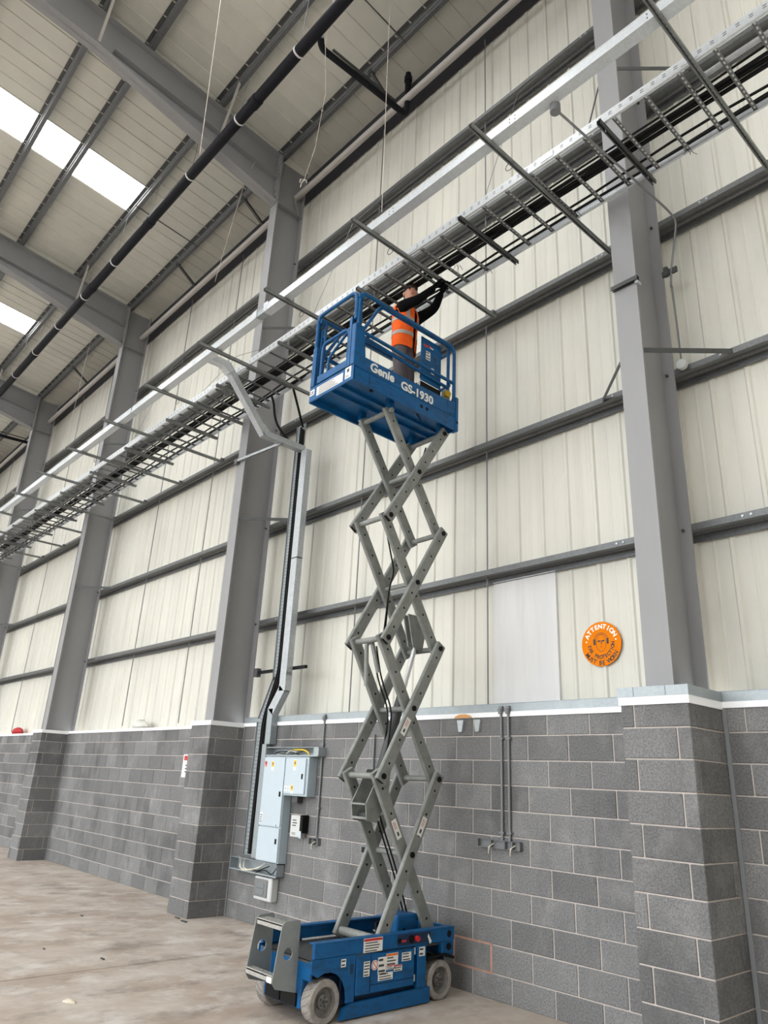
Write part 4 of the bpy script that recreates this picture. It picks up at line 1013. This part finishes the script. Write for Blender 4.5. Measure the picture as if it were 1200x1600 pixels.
# platform
PZ0, PZ1 = 5.555, 5.60
PY0, PY1, PX0, PX1 = -1.862, -.308, -1.855, -1.11
deck = MB().cbox(PX0 + .02, PX1 - .02, PY0 + .014, PY1 - .02, 5.635, 5.66, .004)
deck = deck.build('platform_deck', 'blue_paint', lift)
for x in (-1.40, -1.56): MB().box(x - .02, x + .02, PY0 + .02, PY1 - .02, 5.60, 5.636).build('deck_rib', 'blue_paint', deck)
for s, xo in ((1, PX1), (-1, PX0)):
    xi = xo - s * .02
    m = MB().prism([(PY0, PZ0), (PY1, PZ0), (PY1, 5.90), (-1.72, 5.875), (-1.735, 6.0), (-1.76, 6.23), (PY0, 6.23)], lambda a, b, t: (t, a, b), xi, xo)
    side = m.build('platform_side', 'blue_paint', lift)
    MB().box(min(xo, xo + s * .006), max(xo, xo + s * .006), PY0 + .01, PY1, 5.715, 5.722).build('side_fold', 'blue_paint', side)
    MB().cbox(min(xo - s * .07, xo + s * .012), max(xo - s * .07, xo + s * .012), PY1 - .03, PY1 + .012, PZ0 - .01, 5.98, .004).build('end_post', 'blue_paint', side)
    if s > 0:
        def side_text(txt, y0, z0, size, bold, shear=0.0, sy=1.0):
            vs, fs = text_geo(txt, size, bold, shear); x0_ = min(p[0] for p in vs)
            MB().add([(xo + .0012, y0 + (px - x0_) * sy, z0 + py) for px, py in vs], fs).build('lettering', 'lettering', side)
        side_text('Genie', -1.648, 5.755, .145, .0055, .1, .98); side_text('GS-1930', -1.205, 5.73, .138, .0055, 0, 1.03)
        MB().box(xo, xo + .001, -1.652, -1.648, PZ0 + .01, 5.715).build('seam', 'black', side)
        for y in (-.885, -.80): MB().cyl((xo - .001, y, 5.64), (xo + .0015, y, 5.64), .022, 14).build('port', 'black', side)
        MB().cyl((xo + .01, PY1 - .008, 5.655), (xo + .0135, PY1 - .008, 5.655), .018, 12).build('tie_down_hole', 'black', side)
        MB().cbox(xo - .01, xo + .006, -.47, -.345, 5.74, 5.90, .004).build('hinge_plate', 'blue_paint', side)
    # guard rails
    xr = xo - s * .02; R_ = .021
    MB().tube(fillet([(xr, -1.83, 5.9), (xr, -1.83, 6.655), (xr, -.345, 6.655), (xr, -.345, 5.85)], .10, 6), R_, 10).build('guard_rail', 'blue_paint', lift, smooth=True)
    xr2 = xr - s * .045
    MB().tube(fillet([(xr2, -1.76, 6.17), (xr2, -1.50, 6.66), (xr2, -.40, 6.668), (xr2, -.40, 5.9)], .07, 5), R_ * .9, 10).build('guard_rail', 'blue_paint', lift, smooth=True)
    MB().tube([(xr, -1.83, 6.18), (xr, -.345, 6.165)], R_ * .95, 10).build('mid_rail', 'blue_paint', lift, smooth=True)
    MB().tube([(xr2, -1.76, 6.16), (xr2, -.40, 6.10)], R_ * .95, 10).build('mid_rail', 'blue_paint', lift, smooth=True)
    for y, z1 in ((-1.77, 6.60), (-1.80, 6.5)): MB().cyl((xr2 if y > -1.78 else xr - s * .022, y, 5.85), (xr2 if y > -1.78 else xr - s * .022, y, z1), R_ * .85, 10).build('rail_post', 'blue_paint', lift, smooth=True)
    MB().cbox(min(xr - s * .07, xr + s * .024), max(xr - s * .07, xr + s * .024), -1.855, -1.785, 6.56, 6.615, .004).build('rail_clamp', 'blue_paint', lift)
    MB().cbox(min(xr - s * .05, xr + s * .016), max(xr - s * .05, xr + s * .016), -1.872, -1.80, 5.74, 6.24, .005).build('corner_post', 'blue_paint', lift)
# far end of the rails (wall side)
for z in (6.62, 6.17): MB().tube(fillet([(PX1 - .06, -.40, z), (PX1 - .10, -.335, z), (PX0 + .10, -.335, z), (PX0 + .06, -.40, z)], .06), .02, 10).build('end_rail', 'blue_paint', lift, smooth=True)
MB().cbox(PX0, PX1, PY1 - .02, PY1, PZ0, 5.78, .004).build('end_board', 'blue_paint', lift)
# room end: board, gate and top bar
eb_ = MB().cbox(PX0, PX1, PY0 - .006, PY0 + .014, PZ0 + .005, 5.735, .004).build('end_board', 'blue_paint', lift)
MB().cbox(-1.73, -1.23, PY0 - .012, PY0 + .012, 5.745, 5.835, .004).build('toe_bar', 'blue_paint', lift)
s1 = sticker(eb_, '-y', -1.725, -1.28, 5.595, 5.70, PY0 - .006); ink(s1, '-y', -1.72, -1.30, 5.60, 5.695, PY0 - .0072, 5)
s1 = sticker(eb_, '-y', -1.245, -1.15, 5.60, 5.73, PY0 - .006); ink(s1, '-y', -1.24, -1.16, 5.61, 5.64, PY0 - .0072, 2); MB().box(-1.215, -1.18, PY0 - .0078, PY0 - .0072, 5.67, 5.71).build('pictogram', 'sticker_ink', s1)
s1 = sticker(eb_, '-y', -1.845, -1.765, 5.63, 5.70, PY0 - .006)
vs, fs = text_geo('CE', .05, .002); MB().add([(-1.84 + p[0], PY0 - .0078, 5.645 + p[1]) for p in vs], fs).build('lettering', 'sticker_ink', s1)
yg = PY0 + .005
MB().tube(fillet([(-1.82, yg, 5.9), (-1.82, yg, 6.655), (-1.145, yg, 6.655), (-1.145, yg, 6.3)], .10, 6), .021, 10).build('end_rail', 'blue_paint', lift, smooth=True)
MB().tube(fillet([(-1.69, yg, 5.74), (-1.69, yg, 6.23), (-1.235, yg, 6.23), (-1.235, yg, 5.74)], .09, 6), .018, 10).build('gate_frame', 'blue_paint', lift, smooth=True)
MB().tube(fillet([(-1.60, yg + .02, 5.74), (-1.60, yg + .02, 6.02), (-1.28, yg + .02, 6.22)], .06, 5), .016, 10).build('gate_brace', 'blue_paint', lift, smooth=True)
MB().cbox(-1.225, -1.185, yg - .015, yg + .015, 5.74, 6.34, .003).build('gate_post', 'blue_paint', lift)
# control panel board, control box, odds on deck
cpn = MB().cbox(-1.205, -1.19, -.835, -.505, 6.04, 6.615, .003).build('control_board', 'blue_paint', lift)
PXn = -1.19
label_on(cpn, -.76, -.69, 6.34, 6.45, PXn, None, 3); s1 = MB().cyl((PXn, -.645, 6.22), (PXn + .0012, -.645, 6.22), .042, 18).build('round_label', 'sticker', cpn)
MB().box(PXn, PXn + .001, -.80, -.73, 6.50, 6.53).box(PXn, PXn + .001, -.72, -.67, 6.52, 6.54).build('red_print', 'sticker_red', cpn); MB().box(PXn, PXn + .001, -.70, -.64, 6.51, 6.525).build('white_print', 'sticker', cpn)
MB().box(PXn, PXn + .001, -.62, -.59, 6.36, 6.43).box(PXn, PXn + .001, -.61, -.57, 6.31, 6.34).build('dark_print', 'sticker_ink', cpn)
MB().cbox(-1.34, -1.20, -.82, -.49, 5.80, 6.035, .006).build('manual_box', 'black', lift)
MB().cbox(-1.22, -1.15, -.47, -.38, 5.90, 6.06, .01).build('junction_box', 'step_steel', lift); MB().cyl((-1.15, -.45, 5.98), (-1.11, -.46, 5.98), .04, 12).build('yellow_plug', 'yellow_plastic', lift)
MB().cbox(-1.22, -1.21, -.46, -.40, 5.83, 5.88, .002).build('paper_label', 'sticker', lift)
MB().tube(fillet([(-1.25, -1.50, 5.62), (-1.25, -1.50, 5.93), (-1.25, -1.44, 5.95)], .03), .022, 8).cbox(-1.30, -1.2, -1.44, -1.34, 5.88, 5.93, .006).build('foot_switch', 'black', lift)
MB().tube(fillet([(-1.3, -.7, 5.6), (-1.25, -.85, 5.65), (-1.2, -.84, 6.0), (-1.2, -.82, 6.2)], .05), .008, 6).build('control_cable', 'black_rubber', lift, smooth=True)
MB().cbox(-1.23, -1.19, -.845, -.84, 5.70, 6.05, .001).build('white_panel', 'sticker', lift)
# platform pivots
for y in (YLft[4], YRgt[4]): [MB().cbox(x_ - .03, x_ + .03, y - .04, y + .04, 5.52, 5.636, .005).build('slide_block', 'blue_paint', lift) for x_ in (-1.70, -1.24)]

# ================================================================== WORKER
ROOT = V((-1.40, -.93, 5.66)); FWD = V((.97, .24, 0)).normalized(); LFT = V((-FWD.y, FWD.x, 0))
WS = .972
def bw(f, l, z): return ROOT + FWD * f + LFT * l + V((0, 0, z * WS))
worker = empty('person', ROOT, 'person in an orange high visibility vest reaching up from the lift platform', 'person')
J = {}
E_ = []
Rr = []
def jt(n, f, l, z, r, par=None):
    J[n] = len(Rr); Rr.append((bw(f, l, z), r)); 
    if par: E_.append((J[par], J[n]))
jt('pelvis', 0, 0, .93, (.15, .115)); jt('spine', .0, 0, 1.10, (.145, .11), 'pelvis'); jt('chest', .02, 0, 1.30, (.16, .12), 'spine')
jt('neck', .045, 0, 1.43, (.062, .062), 'chest'); jt('head0', .075, 0, 1.525, (.064, .07), 'neck'); jt('head1', .085, 0, 1.605, (.08, .096), 'head0'); jt('head2', .07, 0, 1.685, (.07, .08), 'head1')
for s, sd in ((-1, 'r'), (1, 'l')):
    jt('hip' + sd, 0, s * .085, .86, (.095, .1), 'pelvis'); jt('knee' + sd, .025, s * .10, .47, (.068, .07), 'hip' + sd); jt('ank' + sd, -.01, s * .11, .10, (.05, .052), 'knee' + sd); jt('toe' + sd, .13, s * .125, .04, (.042, .036), 'ank' + sd)
    jt('sho' + sd, .05, s * .165, 1.335, (.078, .078), 'chest')
HR = (.50, -.01, 1.625); HL = (.51, .07, 1.625)
jt('elbr', .29, -.175, 1.325, (.058, .058), 'shor'); jt('wrr', .435, -.04, 1.545, (.038, .038), 'elbr')
jt('elbl', .30, .19, 1.44, (.06, .06), 'shol'); jt('wrl', .45, .09, 1.565, (.038, .038), 'elbl')
me = bpy.data.meshes.new('body'); me.from_pydata([tuple(p - ROOT) for p, r in Rr], E_, [])
body = bpy.data.objects.new('body', me); COL.objects.link(body)
sk = body.modifiers.new('skin', 'SKIN'); sk.use_smooth_shade = True
for i, (p, r) in enumerate(Rr): me.skin_vertices[0].data[i].radius = r
me.skin_vertices[0].data[0].use_root = True
sb = body.modifiers.new('sub', 'SUBSURF'); sb.levels = 2; sb.render_levels = 2
bpy.context.view_layer.update(); dg = bpy.context.evaluated_depsgraph_get()
bm_ = bpy.data.meshes.new_from_object(body.evaluated_get(dg)); bpy.data.objects.remove(body)
body = bpy.data.objects.new('body', bm_); COL.objects.link(body); body.parent = worker; ORG[body.name] = ROOT
bm_.materials.clear()
for mm in ('black_cloth', 'skin', 'trousers', 'boot'): bm_.materials.append(MATS[mm])
wr_r, wr_l = bw(.44, -.13, 1.535) - ROOT, bw(.465, .045, 1.50) - ROOT
for p in bm_.polygons:
    c = p.center; ax = (c - V((0, 0, c.z))).dot(FWD); k = 0
    if c.z > 1.445 * WS and ax < .20 and abs((c - V((0, 0, c.z))).dot(LFT)) < .10: k = 1
    elif c.z < .13: k = 3
    elif c.z < .93 * WS and ax < .2: k = 2
    p.material_index = k; p.use_smooth = True
def wmesh(mb, name, m, par=worker, smooth=True): return mb.build(name, m, par, smooth=smooth, org=ROOT)
HF = (FWD * math.cos(math.radians(42)) - LFT * math.sin(math.radians(42))).normalized(); HLF = V((-HF.y, HF.x, 0))   # head turned towards the room
def bh(f, l, z): return ROOT + FWD * .08 + HF * (f - .08 - (.012 if f > .12 else 0)) + HLF * l + V((0, 0, z * WS))
# hair: cap with a knot at the back
m = MB(); rings = []
for i, (r, z, off) in enumerate(((.070, 1.555, -.062), (.088, 1.61, -.046), (.098, 1.672, -.020), (.090, 1.725, -.006), (.03, 1.758, -.004))):
    rings.append([bh(.075 + off + r * math.cos(2 * math.pi * q / 16) * (1.0 if i > 1 else .92), r * .86 * math.sin(2 * math.pi * q / 16), z) for q in range(16)])
m.loft([[tuple(p) for p in r_] for r_ in rings]); wmesh(m, 'hair', 'hair')
m = MB(); c = bh(-.05, 0, 1.60); m.ball(c, .032, .032, .04); wmesh(m, 'hair_knot', 'hair')
# face
m = MB(); m.loft([[tuple(bh(.162, dl, 1.632)) for dl in (-.006, 0, .006)] + [tuple(bh(.157, 0, 1.632))], [tuple(bh(.179, dl, 1.60)) for dl in (-.011, 0, .011)] + [tuple(bh(.157, 0, 1.60))], [tuple(bh(.192, dl, 1.592)) for dl in (-.009, 0, .009)] + [tuple(bh(.157, 0, 1.585))]]); wmesh(m, 'nose', 'skin')
m = MB()
for s in (-1, 1): m.ball(bh(.170, s * .042, 1.632), .0135, .0135, .010)
wmesh(m, 'eyes', 'sign_black')
m = MB()
for s in (-1, 1): m.bar(bh(.180, s * .018, 1.655), bh(.158, s * .064, 1.652), .012, .009)
wmesh(m, 'eyebrows', 'hair')
m = MB().bar(bh(.176, -.024, 1.562), bh(.176, .024, 1.562), .01, .007); wmesh(m, 'mouth', 'lips')
for s in (-1, 1): m = MB().ball(bh(.06, s * .083, 1.61), .016, .012, .026); wmesh(m, 'ear', 'skin')
# gloves with separate fingers gripping the strut
def glove(wrist, palm, s, nm_='glove'):
    w0, p0 = bw(*wrist), bw(*palm); d = (p0 - w0).normalized(); sd = d.cross(V((0, 0, 1))).normalized(); nrm = sd.cross(d)
    m = MB(); rings = []
    for t, a, b in ((0, .034, .03), (.03, .036, .026), (.07, .046, .022), (.10, .044, .018)):
        c = w0 + d * t; rings.append([tuple(c + sd * a * math.cos(2 * math.pi * q / 10) + nrm * b * math.sin(2 * math.pi * q / 10)) for q in range(10)])
    m.loft(rings)
    for i, (o, L_) in enumerate(((-.033, .062), (-.011, .072), (.011, .068), (.033, .054))):
        b0 = w0 + d * .095 + sd * o; k1 = b0 + d * L_ * .45 + nrm * .006; k2 = k1 + d * L_ * .18 - nrm * L_ * .42; k3 = k2 - d * L_ * .22 - nrm * L_ * .22
        m.tube([b0, k1, k2, k3], [.0105, .010, .009, .007], 6)
    th = w0 + d * .045 - sd * s * .04; m.tube([th, th + d * .035 - sd * s * .022 - nrm * .006, th + d * .068 - sd * s * .012 - nrm * .02], [.0125, .011, .008], 6)
    wmesh(m, nm_, 'black_cloth')
glove((.425, -.05, 1.54), HR, 1); glove((.445, .094, 1.56), HL, -1)
# vest: open-fronted shell following the torso
vr = [(.80, .118, .172), (.90, .122, .176), (1.0, .125, .170), (1.10, .128, .168), (1.20, .134, .176), (1.30, .138, .185), (1.38, .118, .165), (1.43, .088, .115)]
def shell(z_, a_, b_, t0, t1, n, grow=0.0):
    return [tuple(bw(.012 + (a_ + grow) * math.cos(t0 + (t1 - t0) * i / n), (b_ + grow) * math.sin(t0 + (t1 - t0) * i / n), z_)) for i in range(n + 1)]
def arc_loft(levels, t0, t1, n, grow, th=.008):
    m = MB(); outer = [shell(z_, a_, b_, t0, t1, n, grow) for z_, a_, b_ in levels]; inner = [shell(z_, a_, b_, t0, t1, n, grow - th) for z_, a_, b_ in levels]
    k = n + 1; L_ = len(levels)
    vs = [p for r_ in outer for p in r_] + [p for r_ in inner for p in r_]; fs = []; o = L_ * k
    for i in range(L_ - 1):
        for j in range(n):
            a = i * k + j; fs += [(a, a + 1, a + k + 1, a + k), (o + a, o + a + k, o + a + k + 1, o + a + 1)]
        fs += [(i * k, i * k + k, o + i * k + k, o + i * k), (i * k + n, o + i * k + n, o + i * k + k + n, i * k + k + n)]
    for j in range(n): fs += [(j, o + j, o + j + 1, j + 1), ((L_ - 1) * k + j, (L_ - 1) * k + j + 1, o + (L_ - 1) * k + j + 1, o + (L_ - 1) * k + j)]
    m.add(vs, fs); return m
def lev(z0, z1, n=2):
    out = []
    for i in range(n + 1):
        z_ = z0 + (z1 - z0) * i / n
        for (za, aa, ba), (zb, ab, bb) in zip(vr, vr[1:]):
            if za <= z_ <= zb: t = (z_ - za) / (zb - za); out.append((z_, aa + (ab - aa) * t, ba + (bb - ba) * t)); break
    return out
T0, T1 = .28, 2 * math.pi - .10
vest = arc_loft(vr, T0, T1, 36, .008); vest = wmesh(vest, 'vest', 'hi_vis')
for za, zb in ((.955, 1.005), (1.15, 1.20)): wmesh(arc_loft(lev(za, zb), T0, T1, 36, .013, .004), 'reflective_band', 'reflective', vest)
for t_ in (5.65, .60): wmesh(arc_loft(lev(1.2, 1.42, 5), t_ - .13, t_ + .13, 3, .013, .004), 'reflective_band', 'reflective', vest)
